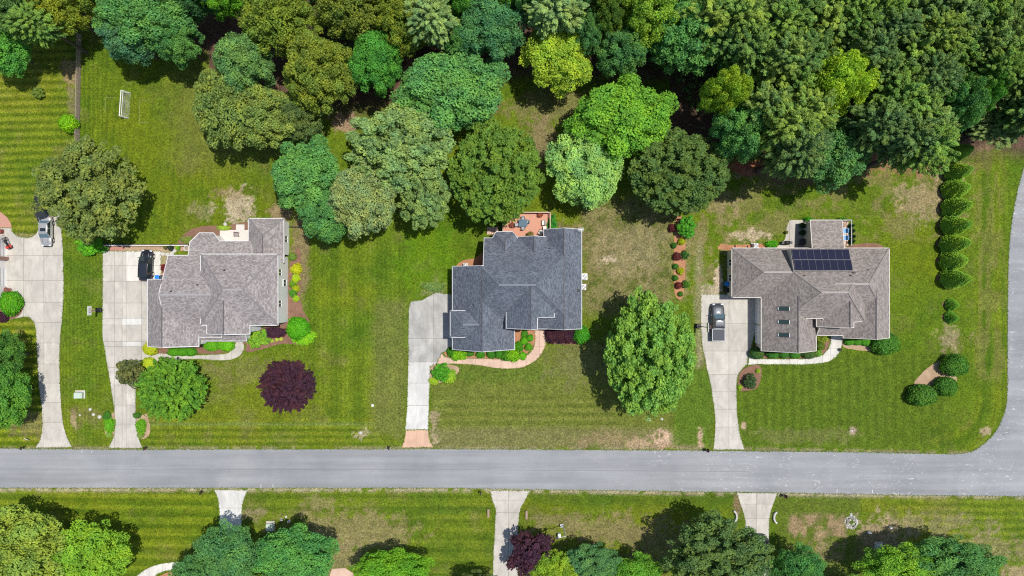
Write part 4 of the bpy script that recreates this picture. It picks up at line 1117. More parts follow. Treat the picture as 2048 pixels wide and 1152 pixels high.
def ball_mesh(name, seed, n=4500, leaf=0.075, rough=0.05, cone=False, mat='clipped', asp=1.0, lob=0.05, spread=.5):
    """unit clipped shrub: radius 1, spherical or a cone with a round base"""
    r = np.random.RandomState(seed)
    q = r.normal(size=(n, 3)); q /= np.linalg.norm(q, axis=1, keepdims=True)
    az = np.arctan2(q[:, 1], q[:, 0])
    if not cone:
        q[:, 2] = np.where(q[:, 2] < -.6, -q[:, 2], q[:, 2])
        rr = 1 + lob * np.cos(3 * az + seed) * (1 - q[:, 2] ** 2) + lob * np.cos(5 * az + 4 * q[:, 2] + seed) + r.normal(size=n) * rough
        rr *= np.where(r.rand(n) < .25, r.uniform(.75, .95, n), 1)
        C = q * rr[:, None]; N = q + r.normal(size=(n, 3)) * spread
    else:
        t = r.rand(n) ** 1.3; rad = np.minimum(1, (t + .02) * 9) * (1 - t) ** .58 * (1 + .04 * np.sin(az * 7 + t * 13 + seed)) * (1 + r.normal(size=n) * rough) * np.where(r.rand(n) < .2, .85, 1)
        C = np.stack([np.cos(az) * rad, np.sin(az) * rad, t], 1); N = np.stack([np.cos(az) * .7, np.sin(az) * .7, np.full(n, .9)], 1) + r.normal(size=(n, 3)) * spread
    T = .45 + r.normal(size=n) * .2
    if cone: C = C * np.array([1.5, 1.4, 4.9])
    return quads_mesh(name, C, N, leaf * r.uniform(.6, 1.3, n), asp, T, MT[mat], None)

def trunk_mesh(name, seed, h=8.0, r0=0.32, limbs=6, spread=3.0):
    r = random.Random(seed); mb = MB()
    lean = (r.uniform(-.3, .3), r.uniform(-.3, .3))
    mb.tube([(0, 0, -.15), (0, 0, .25), (lean[0] * .4, lean[1] * .4, h * .45), (lean[0], lean[1], h * .8), (lean[0] * 1.4, lean[1] * 1.4, h)], [r0 * 1.45, r0 * 1.05, r0 * .8, r0 * .5, r0 * .18], 8)
    for k in range(limbs):
        a = k * 2.4 + r.random(); z0 = h * r.uniform(.42, .75); L = spread * r.uniform(.6, 1.0)
        p = [(lean[0] * z0 / h, lean[1] * z0 / h, z0), (math.cos(a) * L * .45, math.sin(a) * L * .45, z0 + L * .35), (math.cos(a + .2) * L, math.sin(a + .2) * L, z0 + L * .55)]
        mb.tube(p, [r0 * .38, r0 * .24, r0 * .06], 6)
    me_o = mb.build(name, MT['bark'], None, smooth=True); me = me_o.data
    bpy.data.objects.remove(me_o)
    return me

PR = {}
PR['oak'] = [crown_mesh("oak_crown", s, nclump=170, per=125, leaf=.155, clump=(.09, .18), lobes=.12, spread=.85) for s in (1, 2, 3)]
PR['maple'] = [crown_mesh("maple_crown", s, nclump=125, per=175, leaf=.165, clump=(.11, .23), lobes=.20, spread=.7, flat=.7) for s in (4, 5, 6)]
PR['big'] = [crown_mesh("big_crown", s, nclump=620, per=46, leaf=.15, clump=(.03, .10), jit=3.5, lobes=.08, spread=1.0, core=1800, ctr=.12) for s in (7, 8)]
PR['dense'] = [crown_mesh("dense_crown", s, nclump=200, per=115, leaf=.15, clump=(.07, .15), lobes=.07, spread=.8, low=-.5, elong=1.2) for s in (9, 10)]
PR['pine'] = [crown_mesh("pine_crown", s, R=4.2, Rz=6.2, nclump=210, per=95, leaf=.11, clump=(.07, .14), lobes=.25, mat='needle', asp=1.9, spread=.85, low=-.6, flat=.75, core=900, elong=1.7) for s in (11, 12, 13, 14)]
PR['shoot'] = [crown_mesh("shoot_crown", s, R=5.0, Rz=3.6, nclump=520, per=36, leaf=.145, clump=(.045, .08), lobes=.06, spread=.8, elong=1.7, low=-.2, asp=1.3, flat=1.0) for s in (15, 16)]
PR['small'] = [crown_mesh("small_crown", s, R=2.4, Rz=1.9, nclump=60, per=60, leaf=.14, clump=(.13, .22), lobes=.15, spread=.8, low=-.3, core=250, asp=1.2) for s in (17, 18, 19)]
PR['ball'] = [ball_mesh("clipped_ball", s) for s in (20, 21, 22)]
PR['loose'] = [ball_mesh("loose_ball", s, 2600, .12, .13, lob=.10, spread=.9) for s in (23, 24)]
PR['cone'] = [ball_mesh("conifer_cone", s, 9000, .08, .06, cone=True, asp=1.2) for s in (25, 26)]
TR = [trunk_mesh("trunk", s) for s in (1, 2, 3)]
PR_R = dict(oak=6, maple=6, big=6, dense=6, pine=4.2, shoot=5, small=2.4)
PR_Z = dict(oak=4.6, maple=4.6, big=4.6, dense=4.6, pine=6.2, shoot=3.6, small=1.9)
# leaf colours (linear base colours)
LC = dict(
    blue=(.078, .195, .050), blue2=(.068, .165, .046), green=(.065, .185, .025), bright=(.10, .25, .018), yellow=(.19, .28, .025), yellowl=(.22, .32, .06),
    olive=(.115, .165, .022), oliveg=(.125, .175, .040), lightb=(.12, .22, .06), grey=(.140, .215, .070), dark=(.075, .120, .030), pine=(.105, .185, .036), pined=(.078, .145, .036),
    purple=(.040, .015, .026), lime=(.13, .29, .008), limey=(.26, .30, .012), red=(.14, .018, .025), deep=(.035, .11, .018), arb=(.06, .13, .02), shoot=(.080, .185, .018))
tree_n = [0]
def tree(px, py, rx, ry, kind, col, h, name="tree", label=None, cat="tree", group=None, hf=0.62, zf=None, rot=None, low=False):
    """px,py and radii in photograph pixels as the crown shows; h total height in metres"""
    tree_n[0] += 1; i = tree_n[0]; rr = random.Random(i * 13 + 5)
    hc = h * hf; k = (1 - hc / HC) / PPM; x, y = G(px, py, hc)
    root = empty(name, x, y, 0, label=label, cat=cat, group=group)
    t = link("trunk", TR[i % 3], root); s = hc / 8.0; t.scale = (max(.35, s * min(1, rx * k / 5)),) * 2 + (s * 1.05,)
    me = PR[kind][i % len(PR[kind])]
    c = link("crown", me, root)
    Rz = (h - hc) / PR_Z[kind] * (zf or 1)
    c.location = (0, 0, hc); c.scale = (rx * k / PR_R[kind] * 1.05, ry * k / PR_R[kind] * 1.05, Rz)
    if abs(rx - ry) < 6: c.rotation_euler = (0, 0, rot if rot is not None else rr.random() * 6.28)
    c0 = LC[col] if isinstance(col, str) else col; v = rr.uniform(.93, 1.07)
    c.color = (c0[0] * v, c0[1] * v, c0[2] * v, 1)
    return root

def shrub(px, py, rx, ry, col, kind='ball', h=None, label=None, name="shrub", cat="shrub", group=None, rot=None):
    tree_n[0] += 1; i = tree_n[0]; rr = random.Random(i * 7 + 3)
    k = 1 / PPM; h = h or 1.7 * min(rx, ry) * k
    x, y = G(px, py, h * .5)
    root = empty(name, x, y, 0, label=label, cat=cat, group=group)
    f = link("foliage", PR[kind][i % len(PR[kind])], root)
    if kind == 'cone': f.location = (0, 0, 0); f.scale = (rx * k / 1.45, ry * k / 1.4, h / 4.9)
    elif kind in PR_R:
        f.location = (0, 0, h * .45); f.scale = (rx * k / PR_R[kind], ry * k / PR_R[kind], h * .55 / PR_Z[kind])
        s = link("stem", TR[i % 3], root); s.scale = (.2, .2, h * .05)
    else: f.location = (0, 0, h * .42); f.scale = (rx * k, ry * k, h * .58)
    if abs(rx - ry) < 2: f.rotation_euler = (0, 0, rr.random() * 6.28)
    elif rot: f.rotation_euler = (0, 0, rot)
    c0 = LC[col] if isinstance(col, str) else col; f.color = (*c0, 1)
    return root
# ---------------------------------------------------------------- trees one can tell apart
T = tree
T(180, 382, 104, 99, 'dense', (.11, .145, .035), 12.5, label="broad olive-grey tree overhanging the silver sedan and the fence end")
T(345, 777, 69, 65, 'shoot', 'shoot', 7, hf=.55, label="round glossy green tree in front of the white-sided house, beside the drive")
T(262, 745, 30, 27, 'small', (.085, .10, .035), 4.5, label="small dark olive tree leaning over the drive beside the glossy green tree")
T(575, 771, 57, 54, 'shoot', 'purple', 5.5, hf=.5, label="purple-leaved plum standing alone on the front lawn", name="plum_tree")
T(1300, 710, 92, 132, 'big', (.118, .225, .038), 13.5, hf=.55, label="very large bright green tree between the slate-roofed house and the pickup truck")
T(905, 183, 98, 86, 'maple', 'blue', 13, label="wide blue-green tree above the olive tree behind the slate-roofed house")
T(992, 346, 94, 110, 'big', (.085, .155, .022), 12.5, label="dense olive-green tree hanging over the red deck")
T(1117, 117, 68, 68, 'maple', 'yellow', 11.5, label="yellow-green tree with its trunk foot showing, at the wood's edge")
T(1245, 240, 92, 82, 'maple', (.10, .23, .022), 12, label="bright green tree directly above the pale lime tree")
T(1168, 340, 72, 79, 'maple', (.16, .28, .075), 9.5, label="pale lime-green tree right of the red deck")
T(1358, 345, 102, 90, 'big', (.068, .118, .028), 12, label="large dark olive tree at the head of the orange mulch strip")
T(1445, 190, 44, 42, 'maple', (.17, .26, .02), 18, label="small yellow-green tree in the wood above a blue-green one")
T(1478, 268, 52, 58, 'maple', 'blue', 16, label="blue-green tree beside the red soil patch at the wood's edge")
T(1666, 168, 58, 58, 'maple', (.20, .31, .022), 19, label="bright yellow-green broadleaf ringed by pines")
T(1660, 308, 72, 70, 'maple', 'blue2', 13, label="blue-green tree above the back lawn of the solar-panel house")
T(1895, 215, 46, 58, 'maple', (.06, .16, .04), 18, label="mid-green tree between the pines above the conifer row")
T(1942, 190, 32, 40, 'maple', 'green', 18, label="bright green tree touching the open sandy patch at far right")
T(615, 350, 66, 68, 'maple', 'blue', 12, label="blue-green tree left of the grey-green one, behind the white-sided house")
T(650, 430, 50, 56, 'maple', (.065, .17, .045), 10.5, label="blue-green tree nearest the back corner of the white-sided house")
T(800, 300, 106, 88, 'dense', 'grey', 14, label="huge grey-green tree in the middle of the back gardens")
T(728, 400, 64, 76, 'maple', (.15, .20, .075), 12.5, label="pale sage tree hanging over the thin wire fence")
T(848, 400, 52, 60, 'dense', 'grey', 11.5, label="grey-green tree touching the olive tree by the deck")
T(492, 132, 56, 56, 'maple', (.10, .20, .06), 14, label="pale green round-topped tree above the olive-grey oaks")
T(455, 215, 66, 84, 'oak', 'oliveg', 13, label="olive-grey oak at the left edge of the grove behind the back lawn")
T(535, 235, 80, 62, 'oak', 'oliveg', 12, label="olive-grey oak whose shadow falls on the back lawn")
T(600, 240, 45, 48, 'oak', (.085, .13, .04), 11, label="smaller dull green oak at the right of the grove")
T(560, 45, 78, 70, 'oak', 'olive', 16, label="olive oak at the top edge above the back lawn")
T(640, 150, 72, 78, 'oak', (.115, .155, .022), 16, label="olive-yellow oak left of the bright green tree in the wood")
T(752, 128, 50, 60, 'maple', (.06, .20, .03), 13, label="bright emerald tree at the wood's edge above a clay clearing")
T(700, 20, 70, 60, 'oak', (.11, .15, .025), 16, label="olive oak at the top edge, above the emerald tree")
T(815, 50, 58, 62, 'oak', (.12, .165, .02), 15, label="yellowish oak at the top, left of the grey pine")
T(978, 62, 70, 62, 'maple', (.055, .15, .055), 14, label="blue-green tree at the top, left of the yellow-green one")
T(922, 85, 30, 34, 'maple', 'blue', 13, label="small blue-green crown in the shade beside the larger one at the top")
T(1300, 30, 62, 62, 'maple', (.14, .24, .025), 16, label="yellow-green tree cut by the top edge, right of centre")
T(1215, 30, 34, 44, 'oak', (.09, .16, .025), 15, label="dull green tree cut by the top edge beside the yellow-green one")
T(1172, 72, 30, 42, 'maple', 'blue2', 13, label="slim blue-green tree pressed against the yellow-green tree")
T(1242, 110, 46, 50, 'maple', 'blue2', 13, label="blue-green tree below the yellow-green tree at the top edge")
T(1372, 72, 76, 74, 'oak', 'blue', 16, label="large blue-green tree at the top where the pine wood begins")
T(300, 40, 92, 66, 'maple', 'blue', 14, label="large blue-green tree casting a shadow above the soccer goal")
T(262, 82, 52, 46, 'maple', (.06, .15, .07), 12, label="pale blue-green crown low at the front of the large tree above the goal")
T(358, 84, 46, 44, 'maple', 'blue', 12, label="blue-green crown at the right front of the large tree above the goal")
T(125, 22, 58, 46, 'oak', (.15, .19, .02), 13, label="yellow-olive tree at the top of the wooden fence")
T(12, 100, 46, 54, 'maple', (.06, .19, .03), 9, label="bright green tree cut by the left edge near the top")
T(50, 25, 62, 52, 'oak', 'pined', 14, label="dull grey-green tree in the top left corner")
T(452, 2, 46, 34, 'maple', 'bright', 14, label="vivid green tree cut by the top edge, left of the olive oaks")
T(8, 790, 50, 68, 'maple', (.075, .19, .025), 9.5, label="bright green tree at the left edge beside the striped lawn")
T(0, 715, 44, 50, 'maple', (.06, .15, .025), 9.5, label="darker green tree at the left edge, above the bright green one")
T(40, 1100, 120, 84, 'oak', (.16, .225, .035), 10.5, label="large yellow-green tree in the bottom left corner")
T(188, 1108, 72, 66, 'maple', (.13, .24, .018), 9, label="vivid yellow-green tree right of the one in the bottom left corner")
T(462, 1108, 62, 62, 'maple', (.065, .165, .05), 10, label="blue-green tree at the bottom beside a concrete drive")
T(592, 1112, 76, 62, 'maple', (.06, .18, .042), 10, label="wide emerald tree at the bottom below the green utility box")
T(400, 1150, 50, 40, 'maple', (.06, .155, .045), 9, label="blue-green tree cut by the bottom edge above the curved path")
T(530, 1165, 40, 30, 'maple', (.13, .22, .02), 9, label="yellow-green tree cut by the bottom edge among emerald ones")
T(788, 1135, 70, 38, 'maple', (.10, .24, .015), 8, label="vivid green tree at the bottom between two drives")
T(955, 1172, 46, 30, 'oak', (.07, .10, .03), 7, label="dark olive tree barely entering at the bottom")
T(1063, 1108, 45, 50, 'small', 'purple', 6, name="plum_tree", label="purple-leaved plum hanging over the concrete drive at the bottom")
T(1108, 1140, 40, 44, 'maple', (.16, .255, .02), 7, label="yellow-green tree beside the purple plum at the bottom")
T(1188, 1122, 52, 34, 'maple', (.07, .17, .06), 7.5, label="jade green tree at the bottom between yellow-green neighbours")
T(1268, 1148, 52, 38, 'maple', (.09, .22, .02), 7.5, label="vivid green tree at the bottom left of the dark tree")
T(1180, 1170, 50, 30, 'oak', (.05, .10, .035), 6, label="dark green tree under the jade one, cut by the bottom edge")
T(1432, 1112, 110, 78, 'dense', (.065, .115, .032), 13, label="huge dark green tree hanging over the drive at the bottom")
T(1592, 1135, 50, 42, 'maple', (.055, .165, .04), 9.5, label="emerald tree right of the huge dark one at the bottom")
T(1800, 1130, 72, 44, 'maple', (.11, .23, .02), 10, label="vivid green tree at the bottom below the pale utility box")
T(1900, 1122, 96, 48, 'maple', (.06, .155, .04), 10.5, label="wide emerald tree near the bottom right corner")
T(1700, 1185, 60, 30, 'maple', (.06, .14, .03), 8, label="green tree barely entering at the bottom")

# ---------------------------------------------------------------- the pine wood (top right) and the broadleaf wood along the top
PG = "pines of the wood at the top right"
PL = "tall grey-green pine standing among its like in the wood at the top right"
pines = [(1405, 150), (1440, 95), (1412, 40), (1470, 40), (1500, 100), (1535, 150), (1530, 215), (1560, 265), (1585, 305), (1560, 60), (1520, 10), (1600, 110), (1590, 30), (1640, 55),
         (1585, 180), (1560, 120), (1650, 105), (1700, 60), (1680, 10), (1745, 30), (1730, 105), (1770, 75), (1760, 145), (1800, 110), (1810, 40), (1850, 80), (1860, 10), (1900, 50), (1890, 115), (1840, 150),
         (1780, 190), (1735, 200), (1700, 235), (1740, 250), (1815, 225), (1795, 280), (1845, 265), (1945, 90), (1950, 25), (1995, 60), (2000, 120), (2045, 40), (2045, 100), (1975, 150), (2030, 165), (1840, 300),
         (1610, 230), (1650, 220), (1590, 265), (1500, 175), (1480, 150), (2060, 215), (1720, 165), (2052, 160), (2046, 225), (2090, 150), (2100, 60)]
rp = random.Random(99)
keep = [(1445, 190, 62), (1478, 268, 60), (1666, 168, 80), (1895, 215, 66), (1942, 190, 50), (1660, 308, 72)]
near = [((1445, 190), "beside the small yellow-green tree"), ((1666, 168), "touching the bright yellow-green broadleaf"), ((1895, 215), "touching the mid-green tree above the conifer row"), ((1372, 72), "touching the large blue-green tree at the wood's start"), ((2048, 40), "in the top right corner"), ((1840, 300), "on the wood's lower edge near the conifer row"), ((1585, 305), "on the wood's lower edge above the solar-panel house")]
seen_l = {}
for (x, y) in pines:
    if any(math.hypot(x - a, y - b) < r2 for a, b, r2 in keep): continue
    nl = [t for (p, t) in near if math.hypot(x - p[0], y - p[1]) < 110]; 
    r_ = rp.uniform(44, 58); c = rp.choice([LC['pine'], LC['pined'], LC['pine'], (.11, .175, .045), (.135, .205, .04), (.085, .145, .045)])
    T(x + rp.uniform(-8, 8), y + rp.uniform(-8, 8), r_, r_ * rp.uniform(.85, 1.05), 'pine', c, rp.uniform(16.5, 20.5), name="pine_tree", label=("tall grey-green pine of the wood " + nl[0]) if nl else PL, group=PG, hf=.68, cat="pine tree")
T(1998, 255, 62, 34, 'pine', (.10, .15, .05), 13, name="pine_tree", hf=.7, zf=.5, cat="pine tree", label="thin sparse pine leaning over the sandy patch at the right edge")
T(862, 38, 54, 52, 'pine', 'grey', 17, name="pine_tree", hf=.72, cat="pine tree", label="grey-green pine at the top beside the yellowish oak")
T(1105, 22, 60, 50, 'pine', 'grey', 17, name="pine_tree", hf=.72, cat="pine tree", label="grey-green pine at the top behind the yellow-green tree")
T(75, 50, 44, 38, 'pine', 'pine', 15, name="pine_tree", hf=.72, cat="pine tree", label="dull pine in the top left corner beside the yellow-olive tree")
for (x, y, rr_, c, kd, lb) in [(400, -20, 60, (.03, .09, .03), 'oak', "dark tree in the shade at the top edge, right of the blue-green tree"), (860, -30, 60, 'olive', 'oak', None), (1000, -25, 60, 'bright', 'maple', "vivid green crown at the very top, left of the grey pine"),
                               (1400, -20, 60, 'blue', 'maple', None), (1160, -35, 55, 'blue2', 'maple', None), (200, -25, 60, 'olive', 'oak', None), (1240, -40, 50, 'green', 'maple', None), (1050, 12, 30, 'blue2', 'maple', "dark blue-green crown at the top between vivid green and grey pine"), (1330, -40, 50, 'yellow', 'maple', None), (760, -40, 60, 'olive', 'oak', None), (920, 10, 36, 'green', 'maple', "mid-green crown at the top edge between grey pine and blue-green tree")]:
    T(x, y, rr_, rr_ * .9, kd, c, 15, label=lb or "broadleaf crown just past the top edge of the photograph", group=None if lb else "trees past the top edge")
for k in range(26):   # the wood goes on behind the frame
    T(-60 + k * 90 + rp.uniform(-20, 20), -105 + rp.uniform(-20, 20), 58, 54, 'pine' if k > 14 else 'oak', 'pine' if k > 14 else 'olive', 16, name="pine_tree" if k > 14 else "tree", label="tree standing just past the top edge of the photograph", group="wood past the top edge")
# undergrowth in the wood: one mass nobody could count
def undergrowth():
    r = np.random.RandomState(5); n = 42000
    x = r.uniform(380, 2080, n); y = r.uniform(-80, 300, n)
    lim = np.interp(x, [380, 450, 700, 820, 1000, 1100, 1200, 1340, 1400, 2080], [30, 60, 190, 110, 120, 60, 120, 150, 285, 285])
    k = (fbm(x[None], y[None], 60, 8)[0] > .47) & (y < lim - 25 * np.abs(np.sin(x / 60))); x = x[k]; y = y[k]
    P = np.stack([(x - 1024) / PPM, -(y - 576) / PPM, r.uniform(.1, 1.3, len(x))], 1)
    N = r.normal(size=(len(x), 3)) + [0, 0, 1]
    me = quads_mesh("undergrowth", P, N, r.uniform(.12, .35, len(x)), 1.0, r.rand(len(x)), MT['leaf'])
    o = link("undergrowth", me); o.color = (.06, .12, .03, 1)
    tag(o, "low dark scrub on the wood floor beneath the trees", "undergrowth", kind='stuff')
undergrowth()

def edge_tufts():
    r = np.random.RandomState(8); C = []
    for E in EDGES:
        for (a, b) in zip(E[:-1], E[1:]):
            L = math.hypot(b[0] - a[0], b[1] - a[1]); n = min(900, int(L * 1.3))
            if n < 1: continue
            t = r.rand(n); off = r.normal(size=n) * .9 
            x = a[0] + (b[0] - a[0]) * t - (b[1] - a[1]) / L * off; y = a[1] + (b[1] - a[1]) * t + (b[0] - a[0]) / L * off
            C.append(np.stack([(x - 1024) / PPM, -(y - 576) / PPM, np.full(n, .05)], 1))
    C = np.concatenate(C); C = C[(abs(C[:, 0]) < 86) & (abs(C[:, 1]) < 50)]; n = len(C)
    me = quads_mesh("grass", C, r.normal(size=(n, 3)) * .6 + [0, 0, 1], r.uniform(.04, .11, n), 1.0, r.rand(n), MT['leaf'])
    o = link("grass", me); o.color = (.085, .125, .022, 1); tag(o, "short grass creeping over the paving and kerb edges", "grass", kind='stuff')
    # clover and coarse weeds through the lawns
    n = 16000; x = r.uniform(-300, 2300, n); y = r.uniform(60, 1180, n)
    k = (fbm(x[None], y[None], 45, 12)[0] > .53) & ((y < 892) | (y > 1000)); x = x[k]; y = y[k]
    on = np.zeros(len(x), bool)
    for E in EDGES[3:]:
        bx0 = min(p[0] for p in E); bx1 = max(p[0] for p in E); by0 = min(p[1] for p in E); by1 = max(p[1] for p in E)
        for i in np.where((x > bx0) & (x < bx1) & (y > by0) & (y < by1))[0]: on[i] |= inside(E[:-1], x[i], y[i])
    on |= x > 2008; x = x[~on]; y = y[~on]
    C = np.stack([(x - 1024) / PPM, -(y - 576) / PPM, np.full(len(x), .04)], 1)
    me = quads_mesh("clover", C, r.normal(size=(len(x), 3)) * .5 + [0, 0, 1], r.uniform(.05, .14, len(x)), 1.0, r.rand(len(x)), MT['leaf'])
    o = link("clover", me); o.color = (.075, .125, .02, 1); tag(o, "clover and coarse weeds dotted through the lawns", "weeds", kind='stuff')
edge_tufts()

# ---------------------------------------------------------------- shrubs, hedges, conifers
S = shrub
S(137, 247, 17, 17, 'lime', label="round lime shrub against the wooden fence")
S(76, 186, 13, 11, (.10, .16, .03), 'small', 1.4, label="tiny sapling alone on the striped lawn at far left", name="sapling", cat="sapling")
S(182, 494, 30, 18, (.07, .24, .012), 'small', 1.6, label="low bright green bush below the olive-grey tree, at the strip between the drives")
S(20, 606, 23, 22, (.06, .20, .008), 'ball', 1.6, label="large clipped dark green ball beside the wide drive")
S(3, 634, 14, 9, 'purple', 'loose', .6, label="low purple shrub below the clipped ball by the wide drive")
S(6, 582, 13, 7, (.2, .09, .07), 'loose', .5, label="low reddish heather by the garage at the left edge")
S(596, 657, 22, 22, (.055, .21, .006), 'ball', 1.7, label="large clipped bright ball at the right corner bed of the white-sided house")
S(606, 674, 21, 13, (.14, .30, .01), 'loose', .7, label="low lime ground shrub under the large clipped ball")
S(514, 677, 25, 20, (.12, .24, .02), 'small', 1.4, label="loose yellow-green shrub by the porch of the white-sided house")
S(549, 665, 22, 9, 'purple', 'loose', .7, label="low purple barberry mound beside the large clipped ball")
S(423, 690, 15, 12, (.08, .24, .01), 'ball', 1.1, label="left one of two clipped green mounds under the porch roof")
S(452, 690, 17, 12, (.09, .27, .01), 'ball', 1.1, label="right one of two clipped green mounds under the porch roof")
for i, (x, w) in enumerate([(348, 13), (364, 13), (380, 13)]):
    S(x, 704, w, 8, (.05, .19, .01), 'ball', .9, label=["left mound of the low hedge in front of the garage of the white-sided house", "middle mound of the low hedge in front of the garage of the white-sided house", "right mound of the low hedge in front of the garage of the white-sided house"][i], group="low hedge mounds by the garage")
S(300, 697, 14, 13, 'limey', 'ball', .9, label="golden yellow clipped shrub at the garage corner by the drive")
S(297, 727, 16, 11, (.26, .33, .02), 'ball', .9, label="yellow-green mound between the path and the glossy green tree")
S(331, 536, 10, 10, 'red', 'small', 1.2, label="small red-leaved maple beside the black car")
S(585, 513, 7.5, 8, (.10, .17, .03), 'ball', .8, label="dull green ball, top one in the bed along the side wall")
for (x, y, r_, c, lb) in [(593, 538, 9.5, 'limey', "largest golden shrub in the bed along the side wall"), (592, 557, 7, (.25, .36, .02), "golden shrub second from the top in the side bed"), (592, 577, 6, 'limey', "golden shrub third from the top in the side bed"), (592, 597, 5.5, (.28, .38, .02), "lowest golden shrub in the side bed"), (585, 568, 6, (.10, .2, .02), "small green shrub against the side wall between golden ones"), (586, 586, 7, (.07, .19, .02), "green ball against the side wall near the lowest golden shrub")]:
    S(x, y, r_, r_, c, 'loose', .8, label=lb)
for (x, y) in [(544, 682), (554, 679), (562, 678)]:
    S(x, y, 3.2, 3, (.3, .36, .05), 'loose', .3, label="tiny pale green tuft edging the bed below the purple mound", group="tufts edging the bed")
S(375, 480, 12, 6, (.12, .17, .04), 'loose', .5, label="low ragged planting behind the retaining wall")
S(448, 456, 12, 4, (.2, .3, .04), 'loose', .4, label="strip of low yellow-green perennials above the small patio")
# second house
for (x, y, rx, ry, c, k, h, lb) in [
    (902, 704, 7, 9, (.04, .15, .01), 'loose', 1.0, "dark shrub at the drive end of the slate-roofed house"),
    (911, 710, 8, 10, (.11, .27, .01), 'loose', .9, "bright green shrub first in the row under the slate roof"),
    (923, 709, 9, 10, (.14, .30, .01), 'loose', .9, "lime shrub second in the row under the slate roof"),
    (940, 707, 8, 6, (.05, .15, .012), 'ball', .7, "small dark ball between lime shrub and larger balls under the slate roof"),
    (961, 709, 9, 7, (.04, .17, .01), 'ball', .8, "dark green ball third along the front of the slate-roofed house"),
    (982, 708, 9.5, 8, (.035, .14, .012), 'ball', .9, "left one of a touching pair of dark balls in front of the slate-roofed house"),
    (998, 708, 8, 9, (.04, .155, .012), 'ball', .9, "right one of a touching pair of dark balls in front of the slate-roofed house"),
    (1013, 711, 10, 10, (.05, .16, .01), 'loose', 1.0, "dark shrub left of the bright corner shrub"),
    (1026, 710, 12, 12, (.13, .29, .01), 'loose', 1.2, "bright lime shrub at the corner of the orange mulch bed"),
    (1049, 668, 7, 6, (.05, .17, .012), 'loose', .5, "topmost small shrub in the orange mulch bed"),
    (1048, 682, 7.5, 7, (.08, .26, .01), 'ball', .7, "bright ball left of centre in the orange mulch bed"),
    (1060, 676, 7, 6.5, (.06, .22, .01), 'ball', .7, "green ball nearest the path in the orange mulch bed"),
    (1038, 693, 8, 9, (.045, .18, .01), 'loose', .8, "dark bushy shrub below the bright ball in the orange mulch bed"),
    (1057, 694, 7.5, 7, (.07, .22, .01), 'ball', .7, "green ball in the lower half of the orange mulch bed"),
    (1045, 712, 8, 7.5, (.08, .26, .01), 'ball', .7, "lowest green ball of the orange mulch bed"),
    (1163, 670, 15.5, 17.5, (.04, .19, .012), 'ball', 1.9, "tall round green shrub at the right front corner of the slate-roofed house"),
    (882, 745, 20, 18, (.05, .19, .012), 'small', 1.5, "dark green bush in the bed beside the narrow drive"),
    (898, 752, 12, 12, (.16, .28, .02), 'loose', .7, "yellow-green shrub to the right of the dark bush by the drive"),
    (868, 762, 9, 6, (.18, .28, .02), 'loose', .5, "yellow-green ground shrub below the dark bush by the drive"),
    (1103, 452, 12, 22, (.03, .17, .02), 'small', 1.6, "bright green bush against the right side of the red deck"),
    (868, 573, 18, 8, (.10, .16, .04), 'loose', .5, "low weeds at the top of the grey drive")]:
    S(x, y, rx, ry, c, k, h, label=lb)
for i, x in enumerate((1103, 1119, 1135, 1150)):
    S(x, 671, 11, 13.5, 'purple', 'loose', 1.0, label=["first", "second", "third", "last"][i] + " clump from the path in the purple barberry hedge", group="purple barberry hedge")
# mulch strip
S(1372, 455, 20, 22, (.06, .22, .02), 'small', 2.6, label="bright green young tree at the top of the orange mulch strip", name="young_tree", cat="tree")
for (x, y, rx, c, lb) in [(1345, 456, 7, (.10, .025, .03), "dark red shrub beside the young tree of the mulch strip"), (1363, 483, 6, 'limey', "yellow shrub highest in the orange mulch strip"), (1348, 491, 5, (.04, .13, .02), "dark shrub at the upper left of the mulch strip"),
                          (1370, 510, 9, (.05, .12, .02), "spiky dark green shrub halfway down the mulch strip"), (1354, 513, 7, (.11, .03, .03), "dark red shrub halfway down the mulch strip"), (1351, 533, 5, (.04, .14, .02), "small green ball on the left rim of the mulch strip"), (1361, 542, 6, 'limey', "yellow shrub in the lower half of the mulch strip"),
                          (1351, 556, 5, (.05, .15, .02), "green ball below the lower yellow shrub"), (1372, 569, 8, (.05, .13, .02), "spiky dark shrub near the foot of the mulch strip"), (1357, 571, 6, (.11, .03, .03), "dark red shrub near the foot of the mulch strip"), (1361, 588, 4.5, (.05, .15, .02), "tiny green shrub at the very foot of the mulch strip")]:
    S(x, y, rx, rx, c, 'small' if rx > 7 else 'loose', rx * .13, label=lb)
